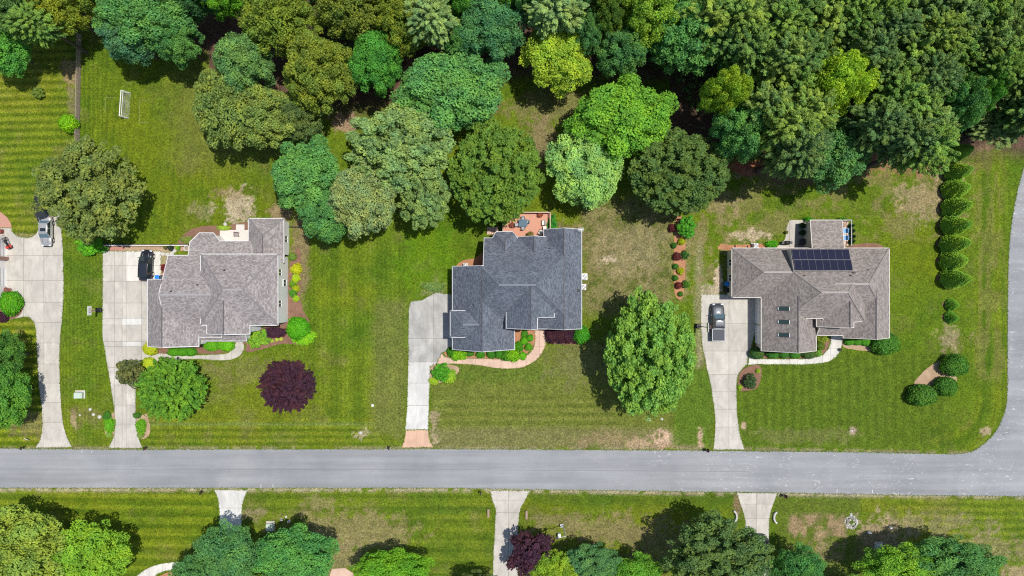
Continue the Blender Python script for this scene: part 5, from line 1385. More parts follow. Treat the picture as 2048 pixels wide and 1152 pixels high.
# third house
for (x, y, rx, ry, c, k, h, lb) in [
    (1514, 706, 14, 12, (.045, .10, .025), 'ball', 1.5, "large dark ball at the drive corner of the solar-panel house"),
    (1546, 709, 12, 7.5, (.04, .14, .02), 'ball', 1.0, "second clipped shrub from the drive in front of the skylit roof"),
    (1568, 709, 9.5, 7.5, (.04, .14, .02), 'ball', .95, "third clipped shrub from the drive in front of the skylit roof"),
    (1590, 709, 11, 7.5, (.04, .15, .02), 'ball', 1.0, "fourth clipped shrub from the drive in front of the skylit roof"),
    (1618, 708, 13, 9, (.055, .105, .03), 'ball', 1.2, "greyish clipped shrub, last in the row in front of the skylit roof"),
    (1645, 678, 12, 9, (.13, .18, .02), 'small', .9, "yellow-green azalea beside the entry path of the solar-panel house"),
    (1640, 692, 8, 8, (.08, .13, .02), 'loose', .7, "olive shrub below the azalea in the entry bed"),
    (1637, 706, 6, 6, (.12, .25, .04), 'loose', .6, "light green hosta in the entry bed"),
    (1699, 684, 10, 6.5, (.05, .19, .015), 'ball', .8, "left one of three green mounds right of the entry path"),
    (1715, 684, 9, 6.5, (.05, .19, .015), 'ball', .8, "middle one of three green mounds right of the entry path"),
    (1731, 684, 10, 7.5, (.055, .2, .015), 'ball', .85, "right one of three green mounds right of the entry path"),
    (1772, 688, 27, 21, (.045, .13, .015), 'ball', 2.2, "big round evergreen at the right front corner of the solar-panel house"),
    (1500, 763, 14, 15, (.045, .08, .025), 'small', 1.6, "dark loose bush in the mulch bed between drive and front lawn"),
    (1516, 742, 4, 4, (.2, .3, .02), 'loose', .4, "tiny yellow-green tuft above the dark bush in the mulch bed"),
    (1480, 775, 5, 4, (.2, .3, .02), 'loose', .35, "tiny yellow-green tuft below the dark bush in the mulch bed"),
    (1544, 489, 11, 7, (.06, .25, .012), 'loose', .9, "bright bush against the back wall left of the patio"),
    (1617, 439, 7, 5, (.05, .22, .012), 'loose', .8, "bright bush at the left back corner of the small roof"),
    (1684, 440, 7, 5, (.07, .2, .02), 'loose', .8, "bright bush at the right back corner of the small roof"),
    (1910, 731, 25, 21, (.050, .135, .016), 'ball', 2.6, "right-hand dome of the three large evergreens in the corner bed"),
    (1892, 773, 21, 18, (.048, .135, .016), 'ball', 2.3, "lowest-right dome between the two other large evergreens of the corner bed"),
    (1845, 791, 27, 20, (.050, .13, .018), 'ball', 2.5, "left-hand widest dome of the three large evergreens in the corner bed")]:
    S(x, y, rx, ry, c, k, h, label=lb)
ords = ["first", "second", "third", "fourth", "fifth", "sixth", "seventh", "eighth"]
for i, (x, y, w) in enumerate([(1906, 308, 15), (1902, 347, 17), (1899, 381, 18), (1898, 416, 17.5), (1896, 453, 18), (1894, 489, 18), (1894, 523, 18), (1895, 558, 17)]):
    X, Y = x, y
    tree_n[0] += 1
    xx, yy = G(X, Y, 0)
    root = empty("conifer", xx, yy, 0, label=f"pointed evergreen, {ords[i]} from the top in the row of eight along the side street", cat="conifer", group="row of pointed evergreens along the side street")
    f = link("foliage", PR['cone'][i % 2], root); f.scale = (w / 17 * rp.uniform(.93, 1.07), w / 15.5 * rp.uniform(.93, 1.07), rp.uniform(.92, 1.12)); f.rotation_euler = (0, 0, i); f.color = (.135, .25, .025, 1)
    s = link("stem", TR[0], root); s.scale = (.35, .35, .3)
for (x, y, lb) in [(1908, 610, "upper one of two small evergreens below the row of eight"), (1907, 635, "lower one of two small evergreens below the row of eight")]:
    S(x, y, 12, 11, (.08, .2, .02), 'cone', 2.2, label=lb, name="conifer", cat="conifer")
for k, (x, y) in enumerate([(1702, 452), (1703, 462), (1704, 473), (1703, 483)]):
    S(x, y, 7, 6, (.03, .07, .02), 'cone', 2.4, label="narrow dark evergreen by the blue-cushioned porch, " + ["top", "second", "third", "lowest"][k] + " of four", name="conifer", cat="conifer", group="narrow evergreens by the porch")
for (x, y, rx, ry, c, lb) in [(214, 832, 8, 7, (.04, .13, .015), "dark shrub on top of the mound left of the drive mouth"), (219, 850, 9, 14, (.09, .24, .01), "bright ground cover on the mound left of the drive mouth"), (218, 870, 6, 4, (.16, .26, .05), "pale tuft at the foot of the mound left of the drive mouth"),
                              (274, 831, 7, 5, (.04, .12, .02), "dark shrub on top of the mound right of the drive mouth"), (282, 853, 9, 13, (.09, .22, .01), "bright ground cover on the mound right of the drive mouth"), (281, 871, 6, 4, (.15, .22, .05), "pale tuft at the foot of the mound right of the drive mouth")]:
    S(x, y, rx, ry, c, 'loose', .5, label=lb)
# ---------------------------------------------------------------- vehicles (front along +y)
def loft(mb, st, n=14, mi=0, e=3.2):
    """st: list of (y, half width, z bottom, z top); super-elliptic sections"""
    vs = []; fs = []
    for (y, hw, z0, z1) in st:
        zc, hz = (z0 + z1) / 2, (z1 - z0) / 2
        for k in range(n):
            a = 2 * math.pi * (k + .5) / n; c, s_ = math.cos(a), math.sin(a)
            vs.append((hw * math.copysign(abs(c) ** (2 / e), c), y, zc + hz * math.copysign(abs(s_) ** (2 / e), s_)))
    for i in range(len(st) - 1):
        for k in range(n):
            k2 = (k + 1) % n; fs.append((i * n + k, (i + 1) * n + k, (i + 1) * n + k2, i * n + k2))
    fs.append(tuple(range(n))); fs.append(tuple((len(st) - 1) * n + k for k in range(n - 1, -1, -1)))
    mb.add(vs, fs, mi)

def vehicle(px, py, rz, kind, paint, label, cat="car", name="parked_car"):
    x, y = G(px, py, 0.0)
    r = empty(name, x, y, 0.04, rz, label=label, cat=cat)
    L, W, H, hood, roof0, roof1, tail = dict(
        suv=(4.7, 1.90, 1.68, 1.02, .55, -1.75, 1.15), sedan=(4.6, 1.80, 1.42, .90, .45, -1.15, .98), pickup=(5.7, 1.98, 1.88, 1.12, .55, -.75, 1.15))[kind]
    hL, hW = L / 2, W / 2; pm = MT[paint]
    mb = MB()
    loft(mb, [(-hL, hW * .82, .42, tail * .86), (-hL + .12, hW * .93, .34, tail * .97), (-hL + .6, hW * .99, .28, tail), (-.4, hW, .26, hood * .98), (roof0 + .75, hW, .27, hood), (hL - .75, hW * .97, .28, hood * .95), (hL - .3, hW * .88, .33, hood * .84), (hL - .06, hW * .72, .40, hood * .66), (hL, hW * .6, .45, hood * .6)], 20, e=3.6)
    mb.build("body", pm, r, smooth=True)
    # greenhouse: pillars and glass band under a painted roof
    fw, rw = roof0 + (.62 if kind == 'sedan' else .72), (roof1 - (.55 if kind == 'sedan' else .22 if kind == 'suv' else .12))
    gb = MB(); zt = H - .05; b0, b1 = hW * .90, hW * .74
    base = hood - .04
    vs = [(-b0, rw, base), (b0, rw, base), (b0, fw, base), (-b0, fw, base), (-b1, roof1, zt), (b1, roof1, zt), (b1, roof0, zt), (-b1, roof0, zt)]
    gb.add(vs, [(4, 5, 6, 7)], 0); gb.build("cabin", MT['black'], r)
    def pane(nm, q, mat='glass'):
        m_ = MB(); m_.add(q, [(0, 1, 2, 3)]); return m_.build(nm, MT[mat], r)
    pane("windshield", [vs[3], vs[2], vs[6], vs[7]][::-1], 'glass_b' if kind != 'suv' else 'glass')
    pane("rear_window", [vs[0], vs[1], vs[5], vs[4]], 'glass_b' if kind == 'sedan' else 'glass')
    pane("side_window", [vs[1], vs[2], vs[6], vs[5]]); pane("side_window", [vs[0], vs[4], vs[7], vs[3]])
    for sx in (-1, 1):
        m_ = MB(); m_.bar((sx * b0, fw, base), (sx * b1, roof0, zt), .09, .06); m_.bar((sx * b0, rw, base), (sx * b1, roof1, zt), .11, .07); m_.bar((sx * (b0 + .01), (fw + rw) / 2 - .1, base), (sx * (b1 + .01), (roof0 + roof1) / 2, zt), .07, .05)
        m_.build("pillar", pm, r)
    rb = MB(); n_ = 6
    for i in range(n_):       # crowned roof
        pass
    loft(rb, [(roof1 - .05, b1 * .93, zt - .04, zt + .03), (roof1 + .3, b1 * 1.02, zt - .04, zt + .07), ((roof0 + roof1) / 2, b1 * 1.04, zt - .04, zt + .09), (roof0 - .3, b1 * 1.02, zt - .04, zt + .07), (roof0 + .05, b1 * .93, zt - .04, zt + .03)], 16, e=4)
    rf = rb.build("roof", pm, r, smooth=True)
    if kind != 'sedan':
        for sx in (-1, 1):
            m_ = MB(); m_.tube([(sx * b1 * .86, roof0 - .25, zt + .08), (sx * b1 * .86, roof0 - .35, zt + .14), (sx * b1 * .86, roof1 + .35, zt + .14), (sx * b1 * .86, roof1 + .25, zt + .08)], .022, 6); m_.build("roof_rail", MT['black'] if kind == 'suv' else MT['grey'], r)
    if kind == 'pickup':
        for k in range(5):
            m_ = MB(); m_.box((-.5 + .25 * k, (roof0 + roof1) / 2, zt + .095), (.03, roof0 - roof1 - .2, .02)); m_.build("roof_rib", pm, rf)
    if kind == 'sedan':
        m_ = MB(); m_.box((0, (roof0 + roof1) / 2 + .2, zt + .095), (.85, .5, .012)); m_.build("sunroof", MT['glass'], rf)
    if kind == 'pickup':
        m_ = MB(); m_.box((0, -hL + .06 + .86, tail + .03), (hW * 1.86, 1.74, .05)); m_.build("bed_cover", MT['vinyl'], r, bevel=.02)
        m_ = MB(); y0, y1 = -hL + .03, -hL + 1.84; w_ = hW * .95
        for a, b in (((-w_, y0), (w_, y0)), ((w_, y0), (w_, y1)), ((w_, y1), (-w_, y1)), ((-w_, y1), (-w_, y0))): m_.bar((*a, tail + .035), (*b, tail + .035), .07, .06)
        m_.build("bed_rail", MT['lgrey'], r)
    for sx in (-1, 1):
        m_ = MB(); m_.box((sx * (hW + .10), fw - .15, hood + .06), (.2, .12, .13)); m_.build("mirror", pm, r, bevel=.03)
        m_ = MB(); m_.box((sx * hW * .62, hL - .14, hood * .68), (.36, .26, .12)); m_.build("headlight", MT['lamp_clear'], r, bevel=.03)
        m_ = MB(); m_.box((sx * hW * .78, -hL + .05, tail * .8), (.26, .12, .2)); m_.build("taillight", MT['lamp_red'], r, bevel=.02)
        for yy in (hL - .92, -hL + (1.05 if kind != 'pickup' else 1.2)):
            rr = .34 if kind == 'sedan' else .39
            m_ = MB(); m_.tube([(sx * (hW - .2), yy, rr - .03), (sx * (hW - .17), yy, rr - .03), (sx * (hW + .005), yy, rr - .03), (sx * (hW + .02), yy, rr - .03)], [rr * .9, rr, rr, rr * .9], 20)
            w = m_.build("wheel", MT['rubber'], r)
            m_ = MB(); m_.tube([(sx * (hW + .015), yy, rr - .03), (sx * (hW + .035), yy, rr - .03)], rr * .6, 14); m_.build("rim", MT['chrome'], w)
    for yy, nm in ((hL - .02, "front_bumper"), (-hL + .02, "rear_bumper")):
        m_ = MB(); sg = 1 if yy > 0 else -1; m_.tube([(-hW * .8, yy - sg * .22, .5), (-hW * .55, yy, .5), (hW * .55, yy, .5), (hW * .8, yy - sg * .22, .5)], .09, 8); m_.build(nm, MT['chrome'] if kind == 'pickup' else MT['black'], r)
    # bonnet shut lines and wipers
    m_ = MB()
    for sx in (-1, 1): m_.bar((sx * hW * .52, fw + .05, hood + .005), (sx * hW * .42, hL - .55, hood * .93 + .012), .04, .02)
    m_.build("bonnet_crease", MT['dgrey'] if kind != 'suv' else MT['grey'], r); 
    return r
vehicle(297.5, 531, math.radians(-3), 'suv', 'car_black', "black estate car parked nose-up on the pale slab by the white-sided house")
vehicle(1432.5, 644, 0, 'pickup', 'car_grey', "grey crew-cab pickup truck with dark bed cover on the concrete drive", "pickup truck", "pickup_truck")
vehicle(98.5, 463, math.pi, 'sedan', 'car_silver', "pale silver car at the top of the wide drive, facing down")
vehicle(93, 419, math.pi, 'suv', 'car_black', "dark vehicle mostly hidden under the olive-grey tree behind the silver car")
vehicle(1520, 1097, 0, 'suv', 'car_black', "black car nosing out from under the huge tree at the bottom")

# ---------------------------------------------------------------- garden and street furniture
def at(px, py, h=0): 
    x, y = G(px, py, h); return x, y
# wooden fence at far left: posts, rails and pickets per bay
fx = 1024 + (-862) / 1.0
fence = empty("picket_fence", *at(163, 180), 0, label="weathered pinkish wooden fence running up the left back gardens", cat="fence")
bx, by = at(163, 180)
n_b = 8
for i in range(n_b):
    y0 = at(0, 72 + i * 28.2)[1] - by; y1 = at(0, 72 + (i + 1) * 28.2)[1] - by
    x0 = (-.02 if i < 4 else 0) - i * .045; x1 = x0 - .045
    m_ = MB(); m_.box((x0, y0, .62), (.12, .12, 1.24)); m_.build("post", MT['woodp'], fence)
    for z in (.3, 1.05):
        m_ = MB(); m_.bar((x0, y0, z), (x1, y1, z), .06, .1); m_.build("rail", MT['woodp'], fence)
    m_ = MB(); n = 15
    for k in range(n):
        t = (k + .5) / n; m_.box((x0 + (x1 - x0) * t + .05, y0 + (y1 - y0) * t, .62), (.03, .085, 1.12))
    tag(m_.build("pickets", MT['woodp'], fence), kind='stuff')
m_ = MB(); m_.box((x1, y1, .62), (.12, .12, 1.24)); m_.build("post", MT['woodp'], fence)
# thin wire fence behind the first house
wf = empty("wire_fence", *at(665, 456), 0, label="thin wire fence with dark top rail under the back-garden trees", cat="fence"); wx, wy = at(665, 456)
for i in range(9):
    x, y = at(582 + i * 24, 453.5 + i * .7); m_ = MB(); m_.cyl((x - wx, y - wy, 0), .035, 1.15, 6); m_.build("post", MT['grey'], wf)
for z in (.35, .75, 1.12):
    a = at(582, 453.5); b = at(774, 459); m_ = MB(); m_.tube([(a[0] - wx, a[1] - wy, z), (b[0] - wx, b[1] - wy, z)], .03 if z > 1 else .012, 5); m_.build("rail", MT['dgrey'], wf)
# soccer goal
gx, gy = at(254, 211); goal = empty("soccer_goal", gx, gy, 0, math.radians(-4), label="white portable soccer goal standing on the back lawn", cat="goal")
hw = 1.95; H = 1.3
for s_ in (-1, 1):
    m_ = MB(); m_.tube([(-.32, s_ * hw, 0), (-.32, s_ * hw, H)], .05, 8); m_.build("goalpost", MT['white'], goal)
    m_ = MB(); m_.tube([(-.0, s_ * hw, H), (.42, s_ * hw, .06), (-.32, s_ * hw, .06)], .04, 8); m_.tube([(-.32, s_ * hw, H), (-.0, s_ * hw, H)], .04, 8); m_.build("side_frame", MT['white'], goal)
m_ = MB(); m_.tube([(-.32, -hw, H), (-.32, hw, H)], .055, 8); m_.build("crossbar", MT['white'], goal)
m_ = MB(); m_.tube([(0, -hw, H), (0, hw, H)], .035, 8); m_.build("back_bar", MT['white'], goal)
m_ = MB(); 
for k in range(25):
    yy = -hw + 2 * hw * k / 24; m_.tube([(-.3, yy, H), (-.0, yy, H), (.42, yy, .05)], .006, 3)
for k in range(8):
    t = k / 7; m_.tube([(.0 + .42 * t, -hw, H - (H - .05) * t), (.0 + .42 * t, hw, H - (H - .05) * t)], .006, 3)
tag(m_.build("net", MT['white'], goal), kind='stuff')
# pitch markings of the children's goal: faint white twine lines
m_ = MB()
for (a, b) in (((279, 200), (279, 246)), ((279, 200), (298, 202)), ((279, 245), (298, 245)), ((211, 195), (231, 196)), ((211, 195), (211, 225))):
    p, q = at(*a), at(*b); m_.bar((*p, .01), (*q, .01), .05, .01)
tag(m_.build("lawn_marking", M("faded_line", (.22, .24, .10), .9, .1)), kind='structure')

def hoop(px, py, rz, label, h=3.05, board_off=1.0):
    x, y = at(px, py); r = empty("basketball_hoop", x, y, .03, rz, label=label, cat="basketball hoop")
    m_ = MB(); m_.box((-.35, 0, .15), (1.0, .75, .3), taper=.8); m_.build("base", MT['black'], r, bevel=.05)
    m_ = MB(); m_.tube([(0, 0, .2), (0, 0, 2.6), (board_off - .1, 0, 3.2)], .06, 8); m_.tube([(0, 0, 2.0), (board_off - .1, 0, 2.8)], .04, 6); m_.build("pole", MT['black'], r)
    m_ = MB(); m_.box((board_off, 0, 3.35), (.05, 1.35, .9)); b = m_.build("backboard", MT['white'], r)
    m_ = MB(); z0 = 3.1
    for a_, c_ in (((-.3, z0), (.3, z0)), ((.3, z0), (.3, z0 + .45)), ((.3, z0 + .45), (-.3, z0 + .45)), ((-.3, z0 + .45), (-.3, z0))):
        m_.bar((board_off + .035, a_[0], a_[1]), (board_off + .035, c_[0], c_[1]), .05, .02)
    m_.build("target_square", MT['dgrey'], b)
    m_ = MB(); pts = [(board_off + .33 + .23 * math.cos(t * math.pi / 8), .23 * math.sin(t * math.pi / 8), 3.05) for t in range(17)]; m_.tube(pts, .02, 5); m_.bar((board_off, 0, 3.05), (board_off + .12, 0, 3.05), .12, .03)
    rim = m_.build("rim", MT['orange'], r)
    m_ = MB()
    for k in range(12):
        a = k * math.pi / 6; m_.tube([(board_off + .33 + .22 * math.cos(a), .22 * math.sin(a), 3.03), (board_off + .33 + .12 * math.cos(a + .3), .12 * math.sin(a + .3), 2.65)], .008, 3)
    tag(m_.build("net", MT['white'], rim), kind='stuff')
    return r
hoop(203, 620, math.pi * 0 + 0.0, "portable basketball hoop with white board at the edge of the white-sided house's drive", board_off=.25)
hoop(1399, 652, 0.0, "basketball hoop with white board reaching over the drive beside the pickup truck", board_off=.3)

def bin_(px, py, body, lid, label, rz=0):
    x, y = at(px, py, 0); r = empty("wheeled_bin", x, y, .02, rz, label=label, cat="bin")
    m_ = MB(); m_.box((0, 0, .5), (.52, .58, 1.0)); m_.v = [(vx * (1 if vz > .5 else .82), vy * (1 if vz > .5 else .82), vz) for vx, vy, vz in m_.v]; m_.build("body", MT[body], r, bevel=.03)
    m_ = MB(); m_.box((0, 0, 1.04), (.64, .72, .08)); m_.build("lid", MT[lid], r, bevel=.03)
    m_ = MB(); m_.tube([(-.25, -.38, 1.0), (.25, -.38, 1.0)], .02, 6); m_.build("handle", MT['black'], r)
    for s_ in (-1, 1):
        m_ = MB(); m_.tube([(s_ * .24, -.28, .1), (s_ * .3, -.28, .1)], .1, 10); m_.build("wheel", MT['rubber'], r)
bin_(321, 555, 'blue', 'blue', "bright blue bin against the garage corner below the black car")
bin_(332, 555, 'dgrey', 'dgrey', "dark bin between the bright blue bin and the house wall")
bin_(1451, 568, 'blue', 'blue', "bright blue bin in the shade by the side wall of the solar-panel house")
bin_(1452, 580, 'black', 'black', "black bin below the bright blue one by the solar-panel house")

def ac(px, py, label, s=.85, h=.85):
    x, y = at(px, py); r = empty("air_conditioner", x, y, 0, label=label, cat="air conditioner")
    m_ = MB(); m_.box((0, 0, .05), (s + .2, s + .2, .1)); m_.build("pad", MT['conc_new'], r)
    m_ = MB(); m_.box((0, 0, .1 + h / 2), (s, s, h)); m_.build("casing", MT['white'], r, bevel=.03)
    m_ = MB()
    for k in range(4): pts = [((.12 + .07 * k) * math.cos(t * math.pi / 9), (.12 + .07 * k) * math.sin(t * math.pi / 9), .12 + h) for t in range(19)]; m_.tube(pts, .01, 3)
    tag(m_.build("fan_grille", MT['grey'], r), kind='stuff')
    m_ = MB(); m_.cyl((0, 0, .1 + h), .32, .015, 18); m_.build("fan_well", MT['grey'], r)
    m_ = MB(); m_.box((0, 0, .13 + h), (.62, .1, .02), rz=.8); m_.build("fan_bar", MT['white'], r)
ac(1168, 553.5, "upper white air conditioner beside the right wall of the slate-roofed house")
ac(1166, 574, "lower white air conditioner beside the right wall of the slate-roofed house", .75)
ac(931, 531, "pale utility cabinet in the orange mulch behind the slate-roofed garage", .55, .7)
ac(1508, 492, "pale air conditioner against the back wall of the solar-panel house", .7)

def mailbox(px, py, label, double=False, side=1):
    x, y = at(px, py); r = empty("mailbox", x, y, 0, label=label, cat="mailbox")
    for k in ((-.25, .25) if double else (0,)):
        m_ = MB(); m_.box((k, 0, .55), (.09, .09, 1.1)); m_.build("post", MT['black'], r)
        m_ = MB(); st = [(-.24, .1, 1.05, 1.3), (.24, .1, 1.05, 1.3)]
        loft(m_, st, 12, e=2.6); m_.build("box", MT['black'], r, bevel=.01)
        m_ = MB(); m_.box((k + .12, .05, 1.2), (.02, .12, .05)); m_.build("flag", MT['red'], r)
    m_ = MB(); m_.box((0, 0, .98), (.5 if double else .16, .4, .05)); m_.build("shelf", MT['black'], r)
mailbox(52, 893, "black mailbox left of the first drive mouth")
mailbox(296, 894, "black mailbox right of the white-sided house's drive mouth")
mailbox(780, 893, "black mailbox left of the brick-ended drive")
mailbox(1412, 898, "black double mailbox left of the solar-panel house's drive mouth", True)
mailbox(407, 982, "black mailbox across the road, by the first bottom drive")
mailbox(962, 982, "black mailbox across the road, left of the middle bottom drive")
mailbox(1566, 989, "black double mailbox across the road, right of the last bottom drive", True)

def ubox(px, py, sx, sy, h, mat, label, name="utility_box", cat="utility box", rz=0, pad=True):
    x, y = at(px, py); r = empty(name, x, y, 0, rz, label=label, cat=cat)
    if pad: m_ = MB(); m_.box((0, 0.12, .05), (sx + .3, sy + .35, .1)); m_.build("pad", MT['conc'], r)
    m_ = MB(); m_.box((0, 0, .05 + h / 2), (sx, sy, h)); m_.build("cabinet", MT[mat], r, bevel=.04)
    m_ = MB(); m_.box((0, -.02, .07 + h), (sx * 1.04, sy * .9, .04)); m_.build("lid", MT[mat], r, bevel=.02)
ubox(161, 790, 1.2, .9, .6, 'green_box', "pale green utility box on a pad between the two left drives")
ubox(541, 1053, 1.0, 1.1, .5, 'green_box', "pale green utility box at the bottom above the emerald tree")
ubox(1757, 1093, .95, .85, .7, 'green_box', "pale green utility box in tree shade at the bottom right")
ubox(1118, 1068, .45, .5, .8, 'white', "white cable pedestal below the lamp post at the bottom", pad=False)
ubox(1737, 1064, .4, .3, .35, 'white', "small white box on the lawn right of the stone fire ring", pad=False)
ubox(1779, 1054, .3, .25, .5, 'white', "small white pedestal farthest right on the bottom lawn", pad=False)
ubox(746, 810, .3, .35, .35, 'white', "small white cover on the lawn right of the purple plum", pad=False)
ubox(1123, 1050, .5, .45, .35, 'lgrey', "grey box at the foot of the lamp post at the bottom", pad=False)
# sign by the first drive
x, y = at(58, 879); r = empty("yard_sign", x, y, 0, math.radians(-15), label="small white yard sign above the leftmost mailbox", cat="sign")
m_ = MB(); m_.box((0, 0, .55), (.55, .04, .55)); m_.v = [(a, b + (c - .3) * .5, c) for a, b, c in m_.v]; m_.build("board", MT['white'], r)
m_ = MB(); m_.tube([(-.2, 0, 0), (-.2, .05, .4)], .015, 5); m_.tube([(.2, 0, 0), (.2, .05, .4)], .015, 5); m_.build("stake", MT['grey'], r)
# lamp post at the bottom
x, y = at(1126, 1049); r = empty("lamp_post", x, y, 0, label="grey lamp post with shadow on the lawn right of the middle bottom drive", cat="lamp post")
m_ = MB(); m_.tube([(0, 0, 0), (0, 0, 5.0)], [.09, .06], 8); m_.build("pole", MT['lgrey'], r)
m_ = MB(); m_.tube([(0, 0, 4.9), (-.6, -.1, 5.15), (-1.1, -.2, 5.1)], .035, 6); m_.build("arm", MT['lgrey'], r)
m_ = MB(); m_.lathe((-1.2, -.22, 4.95), [(.05, .2), (.22, .12), (.26, 0), (.1, -.05)], 14); m_.build("lamp_head", MT['dgrey'], r)

def rock(mb, x, y, s, r, z=0, flat=.6):
    n = 7; vs = [(x, y, z + s * flat)]; 
    ph = r.random() * 6
    for lv, (rr, zz) in enumerate(((.75, .5 * flat), (1.0, 0.1 * flat))):
        for k in range(n):
            a = ph + 2 * math.pi * k / n; q = s * rr * r.uniform(.75, 1.15); vs.append((x + q * math.cos(a), y + q * math.sin(a), z + s * zz * r.uniform(.7, 1.2) - (.03 if lv else 0)))
    fs = [(0, 1 + k, 1 + (k + 1) % n) for k in range(n)] + [(1 + k, 1 + n + k, 1 + n + (k + 1) % n, 1 + (k + 1) % n) for k in range(n)]
    mb.add(vs, fs)
rr = random.Random(3)
# stone fire ring
x, y = at(1703, 1045); ring = empty("fire_ring", x, y, 0, label="circle of rough pale stones on the bottom lawn by the brown patch", cat="stone ring")
for lay, (R0, n, z) in enumerate(((.95, 22, 0), (.72, 16, .12), (.5, 10, 0))):
    for k in range(n):
        a = 2 * math.pi * k / n + lay; q = R0 + rr.uniform(-.1, .1)
        m_ = MB(); rock(m_, math.cos(a) * q, math.sin(a) * q, rr.uniform(.13, .21), rr, z); m_.build("stone", MT['stone'] if rr.random() > .3 else MT['stone_d'], ring)
for k in range(5): m_ = MB(); rock(m_, rr.uniform(-.15, .15), 1.15 + rr.uniform(-.1, .3), .15, rr, 0); m_.build("stone", MT['stone'], ring)
# curved walls at the last bottom drive
for (px, py, a0, a1, lb) in ((1462, 1032, -1.15, 1.15, "curved pale stone seat wall left of the last bottom drive"), (1557, 1034, math.pi - 1.1, math.pi + 1.1, "curved pale stone seat wall right of the last bottom drive")):
    x, y = at(px, py); w = empty("stone_wall", x, y, 0, label=lb, cat="garden wall")
    for k in range(9):
        a = a0 + (a1 - a0) * (k + .5) / 9; m_ = MB(); m_.box((math.cos(a) * .8, math.sin(a) * .95, .22), (.26, .22, .44), rz=a); m_.build("block", MT['stone'], w, bevel=.02)
# timbers beside the middle drive
for (px, py, lb) in ((977, 1025, "short brown timber bench left of the middle bottom drive"), (1053, 1028.5, "short brown timber bench right of the middle bottom drive")):
    x, y = at(px, py); w = empty("bench", x, y, 0, label=lb, cat="bench")
    for k in (-1, 0, 1): m_ = MB(); m_.box((k * .11, 0, .4), (.10, 1.25, .05)); m_.build("seat_board", MT['wood'], w)
    for s_ in (-1, 1): m_ = MB(); m_.box((0, s_ * .5, .19), (.28, .08, .38)); m_.build("leg", MT['wood'], w)
# loose stones
for i, (px, py, s_, lb) in enumerate([(180.5, 819, .28, "flat pale stone nearest the utility box between the drives"), (187, 829, .30, "pale oval stone left of the planted mound"), (199, 834.5, .32, "largest white stone touching the planted mound"), (160, 830, .18, "small stone left of the oval ones between the drives"),
                                      (563, 1040, .25, "white rock left of three on the bottom lawn"), (572, 1034, .22, "white rock at the top of three on the bottom lawn"), (577, 1043, .28, "white rock at the right of three on the bottom lawn"), (721, 866, .28, "ragged pale rock above the road near the brick-ended drive"), (1704, 862, .2, "small pale rock on the front lawn of the solar-panel house"), (1298, 839, .3, "pale rock at the foot of the very large bright tree"), (1324, 838, .22, "smaller pale rock at the foot of the very large bright tree"), (450, 449, .3, "grey rock by the small patio bed")]):
    m_ = MB(); x, y = at(px, py); rock(m_, 0, 0, s_, rr, 0, .5); o = m_.build("rock", MT['stone']); o.location = (x, y, 0.02); tag(o, lb, "rock")
# rocks edging the two mounds
for (cx, cy, n, lb) in ((292, 850, 9, "low line of tan rocks edging the right mound at the drive mouth"),):
    x, y = at(cx, cy); w = empty("rock_edging", x, y, 0, label=lb, cat="edging")
    for k in range(n):
        t = k / (n - 1); m_ = MB(); rock(m_, (math.sin(t * 7) * 3) / PPM, (-(t - .5) * 40) / PPM, .25, rr, 0, .5); m_.build("stone", MT['straw'], w)
# branch fallen on the corner lawn
x, y = at(1966, 864); m_ = MB(); m_.tube([(-.7, -.1, .04), (0, 0, .06), (.6, .1, .04)], [.05, .04, .02], 6); m_.tube([(0, 0, .06), (.35, .4, .05)], .02, 5); o = m_.build("fallen_branch", MT['wood']); o.location = (x, y, .02); tag(o, "bare fallen branch on the turf at the street corner", "branch")

# retaining wall by the first house
x, y = at(296, 491); rw = empty("retaining_wall", x, y, 0, label="low timber retaining wall with white cap above the black car", cat="retaining wall")
Lw = 168 / PPM
for k in range(3): m_ = MB(); m_.box((0, 0, .12 + k * .21), (Lw, .16, .2)); m_.build("timber", MT['wood'], rw)
m_ = MB(); m_.box((0, -.02, .70), (Lw, .1, .07)); m_.build("cap", MT['white'], rw)
m_ = MB(); m_.box((0, .12, .35), (Lw, .08, .68)); m_.build("backing", MT['black'], rw)
sheet("brick_strip", [(214, 494), (250, 494), (250, 501), (214, 501)], M("red_paver", (.42, .2, .15), .9, .2, 8), .03)
sheet("gravel_strip", [(322, 502), (347, 502), (347, 545), (322, 545)], M("dry_planting", (.30, .25, .13), .9, .35, 4, bmp=.5), .021)
sheet("brick_strip", [(322, 546), (345, 546), (345, 552), (322, 552)], M("orange_paver", (.5, .25, .16), .9, .2, 8), .03)
for i, (px, py) in enumerate(((326, 508), (335, 509), (344, 507), (349, 502))):
    m_ = MB(); x, y = at(px, py); m_.lathe((0, 0, 0), [(.34, 0), (.34, .05), (.3, .06)], 9, sy=.8); o = m_.build("stepping_stone", MT['stone']); o.location = (x, y, .03)
    tag(o, "round grey stepping stone in the dry bed beside the black car", "stepping stone", "stepping stones beside the black car")
def planter(px, py, r_, col, label, pot='grey', h=.45, leafk='loose'):
    x, y = at(px, py); r = empty("potted_plant", x, y, .02, label=label, cat="potted plant")
    m_ = MB(); m_.lathe((0, 0, 0), [(r_ * .6, 0), (r_ * .85, h), (r_ * .75, h), (r_ * .7, h - .08)], 14); m_.build("pot", MT[pot], r, smooth=False)
    if col is not None:
        f = link("foliage", PR[leafk][0], r); f.location = (0, 0, h + r_ * .4); f.scale = (r_, r_, r_ * .8); f.color = (*col, 1)
planter(334, 495, .25, (.1, .1, .03), "small brown pot at the left of the row behind the retaining wall", 'stone')
planter(345, 496, .36, (.03, .04, .03), "dark tub second in the row by the retaining wall", 'dgrey')
planter(359, 496, .3, (.15, .3, .02), "green-leaved pot in the row by the retaining wall", 'grey')
